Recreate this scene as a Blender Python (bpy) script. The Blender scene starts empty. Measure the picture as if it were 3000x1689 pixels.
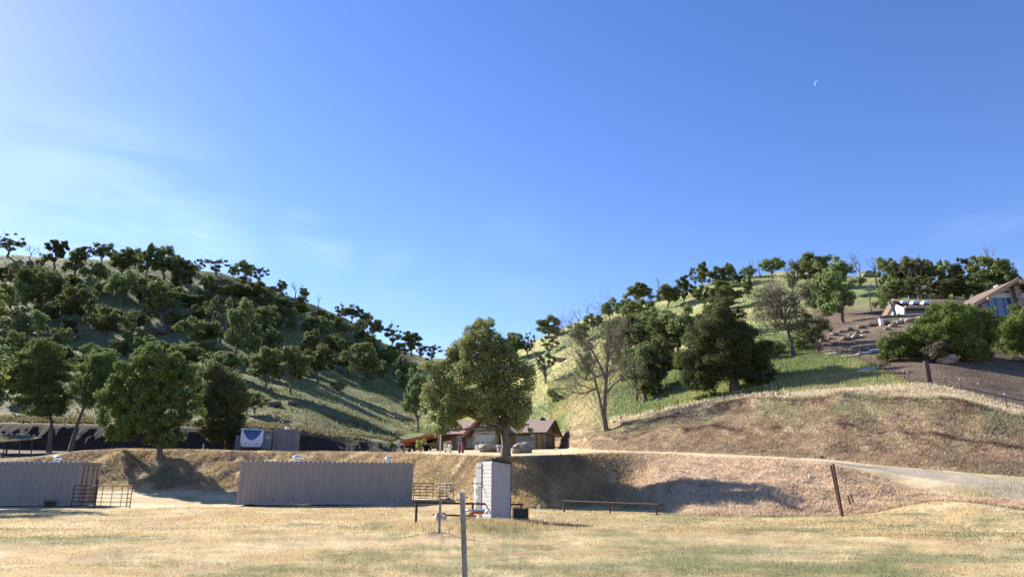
import bpy, math, random
import numpy as np
from mathutils import Vector, Matrix
R = math.radians
sc = bpy.context.scene
# ---------------------------------------------------------------- camera
PITCH = R(15.6); FPX = 1717.0; CAMZ = 1.65
cd = bpy.data.cameras.new('camera'); cam = bpy.data.objects.new('camera', cd)
sc.collection.objects.link(cam); sc.camera = cam
cam.location = (0, 0, CAMZ); cam.rotation_euler = (math.pi/2 + PITCH, 0, 0)
cd.sensor_width = 36.0; cd.lens = 36.0*FPX/2576.0
cd.clip_start = 0.1; cd.clip_end = 20000
# ---------------------------------------------------------------- sun and sky
SUN_AZ = R(-50.0); SUN_EL = R(30.5)
sun_dir = Vector((math.sin(SUN_AZ)*math.cos(SUN_EL), math.cos(SUN_AZ)*math.cos(SUN_EL), math.sin(SUN_EL)))
sl = bpy.data.lights.new('sun', 'SUN'); sl.energy = 5.0; sl.angle = R(0.5); sl.color = (1.0, 0.93, 0.82)
so = bpy.data.objects.new('sun', sl); sc.collection.objects.link(so)
so.rotation_euler = (-sun_dir).to_track_quat('-Z', 'Y').to_euler()
w = bpy.data.worlds.new('World'); sc.world = w; w.use_nodes = True
nt = w.node_tree; nt.nodes.clear(); N = nt.nodes.new; L = nt.links.new
out = N('ShaderNodeOutputWorld'); bg = N('ShaderNodeBackground'); bg.inputs['Strength'].default_value = 0.075
sky = N('ShaderNodeTexSky'); sky.sky_type = 'NISHITA'; sky.sun_disc = False
sky.sun_elevation = SUN_EL; sky.sun_rotation = SUN_AZ
sky.altitude = 300; sky.air_density = 1.0; sky.dust_density = 0.12; sky.ozone_density = 2.2
# thin cirrus streaks placed by direction in the sky
tc = N('ShaderNodeTexCoord')
def vmath(op, a, b=None):
    n = N('ShaderNodeVectorMath'); n.operation = op; L(a, n.inputs[0])
    if b is not None:
        if isinstance(b, tuple): n.inputs[1].default_value = b
        else: L(b, n.inputs[1])
    return n
def wmath(op, a, b=None, clamp=False):
    n = N('ShaderNodeMath'); n.operation = op; n.use_clamp = clamp
    for i, v in enumerate((a, b)):
        if v is None: continue
        if isinstance(v, (int, float)): n.inputs[i].default_value = v
        else: L(v, n.inputs[i])
    return n.outputs[0]
def ray(px, py):
    dx = (px-1288)/FPX; dy = (725-py)/FPX
    return Vector((dx, math.cos(PITCH)-math.sin(PITCH)*dy, math.sin(PITCH)+math.cos(PITCH)*dy))
cov = None
for (px, py, rad, amt) in [(300, 520, .20, .5), (120, 470, .2, .45), (450, 560, .15, .45), (760, 590, .06, .9), (840, 640, .05, .6), (1000, 700, .08, .4), (560, 640, .1, .45), (2480, 600, .1, .22), (1300, 650, .12, .22)]:
    d = ray(px, py).normalized()
    s = vmath('SUBTRACT', vmath('NORMALIZE', tc.outputs['Generated']).outputs[0], tuple(d))
    ln = vmath('LENGTH', s.outputs[0]).outputs['Value']
    m = N('ShaderNodeMapRange'); m.interpolation_type = 'SMOOTHERSTEP'
    m.inputs['From Min'].default_value = rad; m.inputs['From Max'].default_value = 0.0
    m.inputs['To Min'].default_value = 0; m.inputs['To Max'].default_value = amt
    L(ln, m.inputs['Value'])
    cov = m.outputs[0] if cov is None else wmath('ADD', cov, m.outputs[0], True)
mp = N('ShaderNodeMapping'); mp.inputs['Rotation'].default_value = (0.0, 0.55, 0.2); mp.inputs['Scale'].default_value = (3.0, 3.0, 13.0)
L(tc.outputs['Generated'], mp.inputs['Vector'])
cn = N('ShaderNodeTexNoise'); cn.inputs['Scale'].default_value = 1.6; cn.inputs['Detail'].default_value = 7; cn.inputs['Roughness'].default_value = 0.55; cn.inputs['Distortion'].default_value = 0.25
L(mp.outputs[0], cn.inputs['Vector'])
mr = N('ShaderNodeMapRange'); mr.inputs['From Min'].default_value = 0.42; mr.inputs['From Max'].default_value = 0.75; mr.inputs['To Max'].default_value = 0.24
L(cn.outputs['Fac'], mr.inputs['Value'])
cf = wmath('MULTIPLY', cov, mr.outputs[0], True)
mix = N('ShaderNodeMix'); mix.data_type = 'RGBA'
hs = N('ShaderNodeHueSaturation'); hs.inputs['Saturation'].default_value = 1.2
gm = N('ShaderNodeMix'); gm.data_type = 'RGBA'; gm.blend_type = 'MULTIPLY'; gm.inputs[0].default_value = 1; gm.inputs[7].default_value = (1.07, .965, 1.12, 1)
L(sky.outputs[0], gm.inputs[6]); L(gm.outputs[2], hs.inputs['Color'])
L(cf, mix.inputs['Factor']); L(hs.outputs[0], mix.inputs[6]); mix.inputs[7].default_value = (7.0, 8.3, 9.6, 1)
L(mix.outputs[2], bg.inputs['Color']); L(bg.outputs[0], out.inputs['Surface'])
sc.view_settings.view_transform = 'Standard'; sc.view_settings.look = 'None'
sc.view_settings.exposure = 1.42; sc.view_settings.gamma = 1.0
sc.render.engine = 'CYCLES'
sc.cycles.max_bounces = 6; sc.cycles.diffuse_bounces = 3; sc.cycles.transparent_max_bounces = 8
# ---------------------------------------------------------------- helpers
COL = sc.collection
def P(px, py, Y):
    """world point seen at pixel (2576x1450 frame) at world depth Y"""
    r = ray(px, py); s = Y/r.y
    return Vector((r.x*s, Y, CAMZ + r.z*s))
def proj(p):
    x, y, z = p[0], p[1], p[2]-CAMZ
    d = y*math.cos(PITCH)+z*math.sin(PITCH); u = -y*math.sin(PITCH)+z*math.cos(PITCH)
    return 1288+FPX*x/d, 725-FPX*u/d, d
def _h(ix, iy, s):
    n = (ix.astype(np.int64)*374761393 + iy.astype(np.int64)*668265263 + s*974634777) & 0xffffffff
    n = ((n ^ (n >> 13))*1274126177) & 0xffffffff
    n = (n ^ (n >> 16)) & 0xffff
    return n/65535.0
def vnoise(x, y, s=0):
    ix = np.floor(x); iy = np.floor(y); fx = x-ix; fy = y-iy
    fx = fx*fx*(3-2*fx); fy = fy*fy*(3-2*fy)
    a = _h(ix, iy, s); b = _h(ix+1, iy, s); c = _h(ix, iy+1, s); d = _h(ix+1, iy+1, s)
    return (a*(1-fx)+b*fx)*(1-fy)+(c*(1-fx)+d*fx)*fy
def fbm(x, y, oct=4, s=0, rough=.5):
    t = 0; a = 1; n = 0
    for k in range(oct):
        t = t+a*(vnoise(x*2**k+k*17.3, y*2**k-k*9.1, s+k)-.5); n += a; a *= rough
    return t/n*2
# ---------------------------------------------------------------- terrain lines  (px, py, depth)
LA = [(-400,1235,56),(0,1235,56),(300,1233,57),(590,1234,58),(800,1240,56),(1037,1249,52),(1150,1259,46),(1240,1279,41),(1330,1281,40),(1420,1280,41),(1500,1278,42),(1600,1279,41.5),(1680,1291,36.5),(1750,1299,33.6),(1900,1299,32.5),(2100,1299,32),(2200,1290,32),(2270,1272,32.3),(2340,1257,32.2),(2450,1262,30.3),(2576,1282,28.5),(2900,1300,27)]
LB = [(-400,1160,58),(0,1158,60),(100,1148,63),(150,1140,64),(200,1131,64),(300,1126,65),(450,1127,66),(600,1130,66),(750,1134,66),(900,1133,65),(1000,1138,62),(1100,1141,58),(1200,1145,50),(1270,1149,46.5),(1330,1147,44.5),(1400,1143,46),(1500,1137,47.5),(1600,1138,48.5),(1700,1140,48),(1780,1147,46),(1950,1153,42),(2100,1166,39),(2200,1191,37.5),(2260,1216,36.5),(2340,1242,34.5),(2450,1254,32),(2576,1272,30),(2900,1290,28.5)]
LC = [(-400,1130,84),(0,1133,84),(300,1140,84),(600,1147,86),(850,1145,92),(1000,1138,99),(1080,1131,103),(1200,1128,104),(1400,1126,98),(1440,1128,80),(1480,1131,64),(1560,1134,56),(1700,1137,52.5),(1820,1143,49.5),(1950,1149,46.5),(2100,1158,43),(2200,1170,41),(2400,1186,38),(2576,1200,35.5),(2900,1215,33)]
LD = [(-400,1060,88),(0,1062,88),(300,1068,88),(600,1075,89),(700,1082,91),(750,1085,91),(850,1103,97),(1000,1112,104),(1200,1105,108),(1400,1095,102),(1440,1090,86),(1480,1085,74),(1560,1070,67),(1700,1043,62),(1820,1020,58),(1950,1005,54),(2100,998,50),(2300,1003,46),(2450,1030,43),(2576,1055,41),(2900,1090,38)]
LE = [(-400,1050,95),(0,1052,95),(300,1058,95),(600,1062,97),(750,1072,98),(850,1090,103),(1000,1100,111),(1200,1090,116),(1400,1082,110),(1440,1075,97),(1480,1068,88),(1560,1050,80),(1700,1025,70),(1820,1008,66),(1950,992,61),(2100,977,57),(2300,962,51),(2350,965,50),(2450,990,47.5),(2576,1028,45),(2900,1060,42)]
LF = [(-400,850,165),(0,870,160),(300,880,160),(600,915,165),(800,955,165),(950,1010,160),(1030,1050,150),(1080,1040,150),(1200,1020,165),(1300,990,165),(1400,950,160),(1500,915,150),(1700,865,122),(1900,850,95),(2050,868,82),(2230,808,94),(2400,795,96),(2576,790,96),(2900,780,96)]
LG = [(-400,740,210),(0,760,205),(300,765,205),(600,800,215),(800,860,225),(950,935,225),(1030,985,215),(1080,985,210),(1200,960,215),(1300,930,215),(1400,885,205),(1500,850,195),(1700,800,180),(1900,765,160),(2050,790,130),(2230,772,122),(2400,768,120),(2576,765,120),(2900,760,120)]
LH = [(-400,620,270),(0,636,265),(150,645,262),(280,648,262),(400,665,265),(560,683,270),(650,705,272),(730,735,275),(800,762,278),(870,795,280),(950,845,285),(1010,872,288),(1060,893,290),(1100,900,292),(1200,905,290),(1300,872,280),(1350,850,275),(1420,825,270),(1500,797,262),(1600,762,250),(1700,735,240),(1800,703,225),(1900,688,215),(1980,680,210),(2100,690,200),(2250,700,185),(2400,712,175),(2576,720,170),(2900,720,168)]
AZT = np.radians(np.arange(-180, 180.01, 0.1))
def line_table(pts, sig):
    w_ = [P(*p) for p in pts]
    az = np.array([math.atan2(p.x, p.y) for p in w_]); di = np.array([math.hypot(p.x, p.y) for p in w_]); z = np.array([p.z for p in w_])
    o = np.argsort(az); az, di, z = az[o], di[o], z[o]
    d = np.interp(AZT, az, di); zz = np.interp(AZT, az, z)
    fade = np.clip((np.degrees(np.abs(AZT))-60)/30, 0, 1); zz = zz*(1-fade*fade*(3-2*fade))
    k = int(3*sig/0.1); g = np.exp(-.5*(np.arange(-k, k+1)*.1/sig)**2); g /= g.sum()
    f = lambda a: np.convolve(np.pad(a, k, mode='edge'), g, 'valid')
    return f(d), f(zz)
TAB = [(np.full(AZT.shape, 0.0), np.zeros(AZT.shape)), (np.full(AZT.shape, 25.0), np.zeros(AZT.shape))]
for ln_, sg in ((LA, .5), (LB, .35), (LC, .4), (LD, .35), (LE, .5), (LF, .9), (LG, 1.0), (LH, .5)):
    TAB.append(line_table(ln_, sg))
TAB[1] = (TAB[2][0]*.86, np.zeros(AZT.shape))
dH, zH = TAB[-1]
TAB.append((dH*1.10, zH+1.0)); TAB.append((dH*1.35, zH-8)); TAB.append((dH*4, zH*.2)); TAB.append((np.full(AZT.shape, 6000.0), zH*0))
DT = np.array([t[0] for t in TAB]); ZT = np.array([t[1] for t in TAB])
def zone(x, y):
    """fractional line index (0..) at world x,y"""
    az = np.arctan2(x, y); d = np.hypot(x, y)
    u = (az+math.pi)/math.radians(.1); i = np.clip(u.astype(int), 0, len(AZT)-2); f = u-i
    Dk = DT[:, i]*(1-f)+DT[:, i+1]*f; Zk = ZT[:, i]*(1-f)+ZT[:, i+1]*f
    k = np.clip((Dk <= d).sum(0)-1, 0, len(TAB)-2); ar = np.arange(len(x))
    d0 = Dk[k, ar]; d1 = Dk[k+1, ar]; t = np.clip((d-d0)/(d1-d0), 0, 1)
    return k+t, Zk[k, ar]*(1-t)+Zk[k+1, ar]*t
def base_h(x, y):
    d = np.hypot(x, y); az = np.arctan2(x, y)
    s = np.where(d < 58, .35, np.where(d < 110, .7, d*.03)); z = 0
    for wgt, o in ((.2, -1), (.2, -.5), (.2, 0), (.2, .5), (.2, 1)):
        dd = np.maximum(d+o*s, .1); z = z+wgt*zone(np.sin(az)*dd, np.cos(az)*dd)[1]
    return z
MOUNDS = [(-2.15, 20.9, .8, .16), (-1.75, 26.0, .7, .10), (-2.0, 24.0, 1.5, .16), (-1.0, 26.4, 1.0, .10)]
def H(x, y):
    x = np.atleast_1d(np.asarray(x, float)); y = np.atleast_1d(np.asarray(y, float))
    z = base_h(x, y); q, _ = zone(x, y)
    hill = np.clip((q-6.2)/.8, 0, 1)*np.clip((11-q), 0, 1)
    bank = np.clip((q-2)*4, 0, 1)*np.clip((3.02-q)*4, 0, 1) + np.clip((q-4)*4, 0, 1)*np.clip((5.05-q)*4, 0, 1)
    z = z + hill*(1.5*fbm(x/26, y/26, 3, 5)+.30*fbm(x/4, y/4, 3, 9))
    z = z + bank*(.32*fbm(x/3.2, y/3.2, 2, 11)+.14*fbm(x/.7+y/3, y/1.4, 2, 12))
    z = z + .05*fbm(x/5, y/5, 3, 13)*np.clip(q, 0, 1)*(q < 7) + .012*fbm(x/.35, y/.35, 2, 14)*(q < 3)
    sc1 = np.clip(.55+1.3*fbm(x/3.1, y/3.1, 3, 16), 0, 1)*np.clip(x*.3, 0, 1); qq = q+.035*fbm(x/1.3, y/1.3, 3, 17)
    S_ = lambda a, b, v: np.clip((v-a)/(b-a), 0, 1)
    z = z + .38*sc1*S_(4.43, 4.455, qq)*(1-S_(4.46, 4.75, qq)) + .55*np.maximum(sc1, .35*np.clip(x*.3, 0, 1))*S_(4.90, 4.94, qq)*(1-S_(4.95, 5.5, qq))
    for mx, my, mr_, mh in MOUNDS:
        z = z + mh*np.exp(-((x-mx)**2+(y-my)**2)/mr_**2)*(1+.5*fbm(x/.5, y/.5, 2, 15))
    return z
def h1(x, y): return float(H(x, y)[0])
def ground(px, py, near=5, far=420):
    """first ground point on the ray through a pixel; the ridge if the ray clears it"""
    r = ray(px, py); hz = math.hypot(r.x, r.y); t = np.arange(near, far, .35)/hz
    X = r.x*t; Y = r.y*t; Z = CAMZ+r.z*t; g = H(X, Y); hit = np.nonzero(Z <= g)[0]
    i = hit[0] if len(hit) else int(np.argmin(Z-g+np.where(X*X+Y*Y < 130**2, 999, 0)))
    return Vector((X[i], Y[i], g[i]))
# ---------------------------------------------------------------- material helpers
MATS = {}
def newmat(name):
    m = bpy.data.materials.new(name); m.use_nodes = True; MATS[name] = m
    n = m.node_tree; return m, n, n.nodes['Principled BSDF']
def simple(name, col, rough=.6, metal=0.0, var=.12, scale=6.0, bump=0.0, streak=None, spec=.4, dirt=None):
    """principled with noise-varied colour"""
    m, n, b = newmat(name); N_ = n.nodes.new; K = n.links.new
    t = N_('ShaderNodeTexCoord'); nz = N_('ShaderNodeTexNoise'); nz.inputs['Scale'].default_value = scale; nz.inputs['Detail'].default_value = 6
    if streak:
        mp_ = N_('ShaderNodeMapping'); mp_.inputs['Scale'].default_value = streak; K(t.outputs['Object'], mp_.inputs[0]); K(mp_.outputs[0], nz.inputs['Vector'])
    else: K(t.outputs['Object'], nz.inputs['Vector'])
    cr = N_('ShaderNodeValToRGB'); e = cr.color_ramp.elements
    e[0].position = .3; e[1].position = .7
    lo = dirt if dirt else tuple(c*(1-var) for c in col)
    e[0].color = (*lo, 1); e[1].color = (*[min(1, c*(1+var)) for c in col], 1)
    K(nz.outputs['Fac'], cr.inputs[0]); K(cr.outputs[0], b.inputs['Base Color'])
    b.inputs['Roughness'].default_value = rough; b.inputs['Metallic'].default_value = metal; b.inputs['Specular IOR Level'].default_value = spec
    if bump:
        bp = N_('ShaderNodeBump'); bp.inputs['Strength'].default_value = bump; bp.inputs['Distance'].default_value = .03
        K(nz.outputs['Fac'], bp.inputs['Height']); K(bp.outputs[0], b.inputs['Normal'])
    return m
# ---------------------------------------------------------------- mesh building
class MB:
    def __init__(s): s.v = []; s.f = []
    def quad(s, *pts):
        i = len(s.v); s.v += [tuple(p) for p in pts]; s.f.append(tuple(range(i, i+len(pts)))); return s
    def box(s, c, d, rot=None, taper=1.0):
        i = len(s.v); c = Vector(c)
        for sz in (-1, 1):
            for sx, sy in ((-1, -1), (1, -1), (1, 1), (-1, 1)):
                k = taper if sz > 0 else 1
                p = Vector((sx*d[0]/2*k, sy*d[1]/2*k, sz*d[2]/2))
                if rot is not None: p = rot @ p
                s.v.append(tuple(c+p))
        for q in ((3, 2, 1, 0), (4, 5, 6, 7), (0, 1, 5, 4), (1, 2, 6, 5), (2, 3, 7, 6), (3, 0, 4, 7)): s.f.append(tuple(i+k for k in q))
        return s
    def bar(s, a, b, w, h=None):
        a = Vector(a); b = Vector(b); h = h or w; d = (b-a); l = d.length
        if l < 1e-6: return s
        return s.box((a+b)/2, (w, h, l), d.to_track_quat('Z', 'Y').to_matrix())
    def tube(s, pts, rad, n=8, cap=True, wob=0.0, rng=None):
        pts = [Vector(p) for p in pts]
        if not isinstance(rad, (list, tuple)): rad = [rad]*len(pts)
        i0 = len(s.v); up = None
        for k, p in enumerate(pts):
            d = (pts[min(k+1, len(pts)-1)]-pts[max(k-1, 0)])
            d = d.normalized() if d.length > 1e-9 else Vector((0, 0, 1))
            if up is None: up = d.orthogonal().normalized()
            up = (up-d*up.dot(d)); up = up.normalized() if up.length > 1e-6 else d.orthogonal().normalized()
            sd = d.cross(up)
            for j in range(n):
                a = 2*math.pi*j/n; r = rad[k]*(1+(wob*(rng.random()-.5) if wob else 0))
                s.v.append(tuple(p+up*(math.cos(a)*r)+sd*(math.sin(a)*r)))
        for k in range(len(pts)-1):
            for j in range(n):
                a = i0+k*n+j; b = i0+k*n+(j+1) % n
                s.f.append((a, b, b+n, a+n))
        if cap:
            s.f.append(tuple(i0+j for j in range(n))[::-1]); e = i0+(len(pts)-1)*n; s.f.append(tuple(e+j for j in range(n)))
        return s
    def lathe(s, prof, n=20, c=(0, 0, 0)):
        i0 = len(s.v)
        for r, z in prof:
            for j in range(n):
                a = 2*math.pi*j/n; s.v.append((c[0]+r*math.cos(a), c[1]+r*math.sin(a), c[2]+z))
        for k in range(len(prof)-1):
            for j in range(n):
                a = i0+k*n+j; b = i0+k*n+(j+1) % n; s.f.append((a, b, b+n, a+n))
        s.f.append(tuple(i0+j for j in range(n))[::-1]); e = i0+(len(prof)-1)*n; s.f.append(tuple(e+j for j in range(n)))
        return s
    def prism(s, poly, a, b, axis='y'):
        """extrude a 2-D polygon: axis y -> poly is (x,z); axis x -> poly is (y,z); axis z -> (x,y)"""
        i = len(s.v); n = len(poly)
        for t in (a, b):
            for u, v in poly: s.v.append((u, t, v) if axis == 'y' else (t, u, v) if axis == 'x' else (u, v, t))
        s.f.append(tuple(range(i, i+n))); s.f.append(tuple(range(i+n, i+2*n))[::-1])
        for k in range(n):
            m = (k+1) % n; s.f.append((i+k, i+n+k, i+n+m, i+m))
        return s
    def build(s, name, mat, parent=None, smooth=False, fix=True):
        me = bpy.data.meshes.new(name); me.from_pydata(s.v, [], s.f)
        if fix:
            import bmesh
            bm = bmesh.new(); bm.from_mesh(me); bmesh.ops.recalc_face_normals(bm, faces=bm.faces); bm.to_mesh(me); bm.free()
        if smooth: me.polygons.foreach_set('use_smooth', [True]*len(me.polygons))
        me.materials.append(MATS[mat] if isinstance(mat, str) else mat)
        o = bpy.data.objects.new(name, me); COL.objects.link(o)
        if parent is not None: o.parent = parent
        return o
def npmesh(name, v, f, mat, cols=None, smooth=False, parent=None):
    """v (n,3) f (m,3 or 4) numpy arrays"""
    me = bpy.data.meshes.new(name); m, k = f.shape
    me.vertices.add(len(v)); me.vertices.foreach_set('co', v.astype(np.float32).ravel())
    me.loops.add(m*k); me.loops.foreach_set('vertex_index', f.astype(np.int32).ravel())
    me.polygons.add(m); me.polygons.foreach_set('loop_start', (np.arange(m)*k).astype(np.int32))
    if smooth: me.polygons.foreach_set('use_smooth', np.ones(m, bool))
    me.update(calc_edges=True)
    if cols is not None:
        at = me.color_attributes.new('tint', 'FLOAT_COLOR', 'POINT')
        at.data.foreach_set('color', np.c_[cols, np.ones(len(cols))].astype(np.float32).ravel())
    me.materials.append(MATS[mat] if isinstance(mat, str) else mat)
    o = bpy.data.objects.new(name, me); COL.objects.link(o)
    if parent is not None: o.parent = parent
    return o
def tag(o, label=None, cat=None, group=None, kind=None):
    if label: o['label'] = label
    if cat: o['category'] = cat
    if group: o['group'] = group
    if kind: o['kind'] = kind
    return o
def thing(name, loc, rz, label, cat, group=None):
    o = bpy.data.objects.new(name, None); COL.objects.link(o); o.empty_display_size = .2
    o.location = loc; o.rotation_euler = (0, 0, rz); return tag(o, label, cat, group)
# ---------------------------------------------------------------- ground materials
def ground_mat(name, fine=30.0, bumpd=.04, rough=.95, contrast=.45, aniso=(1, 1, 1)):
    m, n, b = newmat(name); N_ = n.nodes.new; K = n.links.new
    at = N_('ShaderNodeAttribute'); at.attribute_name = 'tint'
    t = N_('ShaderNodeTexCoord'); mp_ = N_('ShaderNodeMapping'); mp_.inputs['Scale'].default_value = aniso; K(t.outputs['Object'], mp_.inputs[0])
    n1 = N_('ShaderNodeTexNoise'); n1.inputs['Scale'].default_value = fine; n1.inputs['Detail'].default_value = 4; n1.inputs['Roughness'].default_value = .7
    n2 = N_('ShaderNodeTexNoise'); n2.inputs['Scale'].default_value = fine/7; n2.inputs['Detail'].default_value = 6; n2.inputs['Roughness'].default_value = .65
    K(mp_.outputs[0], n1.inputs['Vector']); K(mp_.outputs[0], n2.inputs['Vector'])
    a = N_('ShaderNodeMapRange'); a.inputs['From Min'].default_value = .3; a.inputs['From Max'].default_value = .7; a.inputs['To Min'].default_value = 1-contrast; a.inputs['To Max'].default_value = 1+contrast
    c = N_('ShaderNodeMapRange'); c.inputs['From Min'].default_value = .3; c.inputs['From Max'].default_value = .7; c.inputs['To Min'].default_value = 1-contrast*.7; c.inputs['To Max'].default_value = 1+contrast*.7
    K(n1.outputs['Fac'], a.inputs[0]); K(n2.outputs['Fac'], c.inputs[0])
    mu = N_('ShaderNodeMath'); mu.operation = 'MULTIPLY'; K(a.outputs[0], mu.inputs[0]); K(c.outputs[0], mu.inputs[1])
    vm = N_('ShaderNodeVectorMath'); vm.operation = 'SCALE'; K(at.outputs['Color'], vm.inputs[0]); K(mu.outputs[0], vm.inputs['Scale'])
    K(vm.outputs[0], b.inputs['Base Color']); b.inputs['Roughness'].default_value = rough; b.inputs['Specular IOR Level'].default_value = .15
    ad = N_('ShaderNodeMath'); ad.operation = 'ADD'; K(n1.outputs['Fac'], ad.inputs[0]); K(n2.outputs['Fac'], ad.inputs[1])
    bp = N_('ShaderNodeBump'); bp.inputs['Strength'].default_value = 1.0; bp.inputs['Distance'].default_value = bumpd
    K(ad.outputs[0], bp.inputs['Height']); K(bp.outputs[0], b.inputs['Normal'])
    return m
ground_mat('field_grass', 26, .035, contrast=.30, aniso=(.7, 1.6, 1))
ground_mat('bank_grass', 9, .16, contrast=.55, aniso=(1.6, .6, 1))
ground_mat('gravel', 9, .04, contrast=.3)
ground_mat('hill_grass', 3.2, .22, contrast=.35)
STRAW = np.array((.46, .345, .18)); PALE = np.array((.56, .455, .275)); GREEN = np.array((.15, .175, .075)); OLIVE = np.array((.26, .245, .13))
BROWN = np.array((.25, .18, .115)); EARTH = np.array((.35, .26, .175)); DARKE = np.array((.10, .065, .045)); HGREEN = np.array((.19, .235, .09)); HYEL = np.array((.37, .35, .15))
GREY = np.array((.33, .285, .22)); SHADEG = np.array((.13, .15, .055))
def lerp(a, b, t): return a+(b-a)*np.clip(t, 0, 1)[:, None]
def sstep(a, b, x): t = np.clip((x-a)/(b-a), 0, 1); return t*t*(3-2*t)
def tint(x, y, z):
    q, _ = zone(x, y); n = len(x)
    dcam = y*math.cos(PITCH)+(z-CAMZ)*math.sin(PITCH); dcam = np.maximum(dcam, .5); px = 1288+FPX*x/dcam
    big = fbm(x/9, y/5, 4, 21); med = fbm(x/2.4, y/1.1, 4, 22); fine = fbm(x/.5, y/.4, 3, 23)
    az = np.degrees(np.arctan2(x, y))
    # field: straw with mown green streaks, greener to the right
    rt = sstep(0, 24, az)
    streak = fbm(x/1.7+3, y/1.3, 5, 22, .65); big2 = fbm(x/11, y/8, 3, 21)
    grn = sstep(.20, .50, streak*.8+big2*.8+.42*rt)
    col = lerp(np.tile(STRAW, (n, 1)), PALE, sstep(-.2, .4, fbm(x/2.0, y/1.7, 5, 24, .6)+.10-.15*rt))
    col = lerp(col, np.array((.34, .255, .16)), .6*sstep(.08, .4, fbm(x/1.5+9, y/1.2, 5, 41, .6)))
    col = lerp(col, OLIVE*1.1, .8*rt*sstep(-.5, .2, big2+.8*streak))
    col = lerp(col, GREEN, grn*.65); col = col*(1+.16*fbm(x/.9, y/.7, 4, 43, .7)[:, None])
    col = lerp(col, OLIVE, .35*sstep(0, .7, fine+.2*med))
    for mx, my, mr_, mh in MOUNDS[:2]: col = lerp(col, np.array((.15, .105, .07)), 1.5*np.exp(-((x-mx)**2+(y-my)**2)/(mr_*.62)**2)-.25+.5*fine)
    # lower bank
    bk = lerp(np.tile(STRAW*.82, (n, 1)), BROWN*.9, sstep(-.25, .5, fbm(x/2.2, y/2.2, 4, 25)))
    bk = lerp(bk, PALE, .7*sstep(.1, .6, fbm(x/1.3, y/2, 3, 26)))
    bk = lerp(bk, lerp(np.tile(np.array((.50, .385, .27)), (n, 1)), np.array((.37, .265, .18)), sstep(.05, .5, fbm((x+2*z)/1.2, (y-z)/.6, 4, 25))), .9*sstep(7, 12, az))
    bk = lerp(bk, GREEN, .5*sstep(.3, .7, fbm(x/3, y/3, 3, 27)))
    col = lerp(col, bk, sstep(1.97, 2.04, q+.03*med))
    # yard / road verge
    yd = lerp(np.tile(PALE*.92, (n, 1)), BROWN, sstep(0, .8, med))
    yd = lerp(yd, DARKE*.7, sstep(-6, -12, az)*.96)  # tree shade over the left yard put into its colour
    yd = lerp(yd, OLIVE, sstep(31, 34, az)*.7)
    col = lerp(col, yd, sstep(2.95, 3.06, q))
    # cut bank
    dg = fbm((x+2.2*z)/1.1, (y-1.2*z)/.5+z*.4, 4, 29)
    ct = lerp(np.tile(np.array((.31, .225, .145)), (n, 1)), np.array((.41, .315, .205)), sstep(-.25, .35, dg))
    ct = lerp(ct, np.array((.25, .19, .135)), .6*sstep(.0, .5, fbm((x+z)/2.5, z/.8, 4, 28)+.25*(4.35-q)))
    ct = lerp(ct, np.array((.30, .285, .16)), .75*sstep(4.42, 4.8, q+.15*dg)*sstep(-.45, .25, fbm(x/2.5, y/2.5, 3, 30)))
    ct = lerp(ct, np.array((.45, .30, .19)), .55*sstep(.15, .5, fbm(x/5, z/2, 2, 33))*sstep(24, 29, az))
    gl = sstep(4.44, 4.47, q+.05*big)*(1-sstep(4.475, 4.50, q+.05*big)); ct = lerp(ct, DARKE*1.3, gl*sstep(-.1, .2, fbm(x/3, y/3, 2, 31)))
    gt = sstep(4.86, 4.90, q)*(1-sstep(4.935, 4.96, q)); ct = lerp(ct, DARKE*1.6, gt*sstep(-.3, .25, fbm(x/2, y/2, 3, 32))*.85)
    ct = lerp(ct, np.array((.045, .034, .026)), sstep(-7, -12, az)*.97)  # left part of the cut painted near black for the tree shade on it
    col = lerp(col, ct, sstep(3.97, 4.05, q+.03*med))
    # strip on top
    col = lerp(col, lerp(np.tile(np.array((.54, .47, .33)), (n, 1)), STRAW, .35*sstep(-.1, .5, med)), sstep(4.94, 5.02, q)*sstep(4, 9, az))
    # hills
    hb = fbm(x/30, y/30, 4, 35); hm = fbm(x/7, y/7, 4, 36)
    hr = lerp(np.tile(HGREEN, (n, 1)), HYEL, sstep(-.35, .35, hb+.4*hm+.35*sstep(7, 9, q)-.3*sstep(14, 22, az)))
    hr = lerp(hr, PALE*.85, sstep(.15, .6, hm+hb*.5-.25))
    hr = lerp(hr, EARTH*1.2, .7*sstep(.55, .8, fbm(x/5, y/5, 3, 40)))
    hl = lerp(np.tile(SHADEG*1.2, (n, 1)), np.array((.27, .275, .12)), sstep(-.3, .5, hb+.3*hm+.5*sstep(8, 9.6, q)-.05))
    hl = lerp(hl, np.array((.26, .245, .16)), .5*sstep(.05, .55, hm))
    hl = hl*.85; hl = lerp(hl, BROWN*.7, .6*sstep(-5, -16, az)*sstep(6.6, 5.6, q))  # left hill grass colour darkened to carry the slope's shade
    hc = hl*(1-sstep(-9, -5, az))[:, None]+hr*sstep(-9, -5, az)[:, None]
    # bare brown slope below the upper house
    py = 725-FPX*(-y*math.sin(PITCH)+(z-CAMZ)*math.cos(PITCH))/dcam
    edge = np.interp(px, [2020, 2060, 2140, 2290, 2340, 2600], [850, 890, 895, 965, 1010, 1060])
    br = sstep(-6, 6, edge-py+6*hm)*sstep(2020, 2070, px)*(q < 9)*sstep(745, 775, py+20*hm)*(1-.6*sstep(2300, 2200, px)*sstep(790, 760, py))
    hc = lerp(hc, lerp(np.tile(np.array((.125, .09, .064)), (n, 1)), np.array((.20, .145, .10)), sstep(-.3, .4, hm)), br)
    grs = sstep(0, .12, 6.0+.55*sstep(2330, 2600, px)*0-q)
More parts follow.
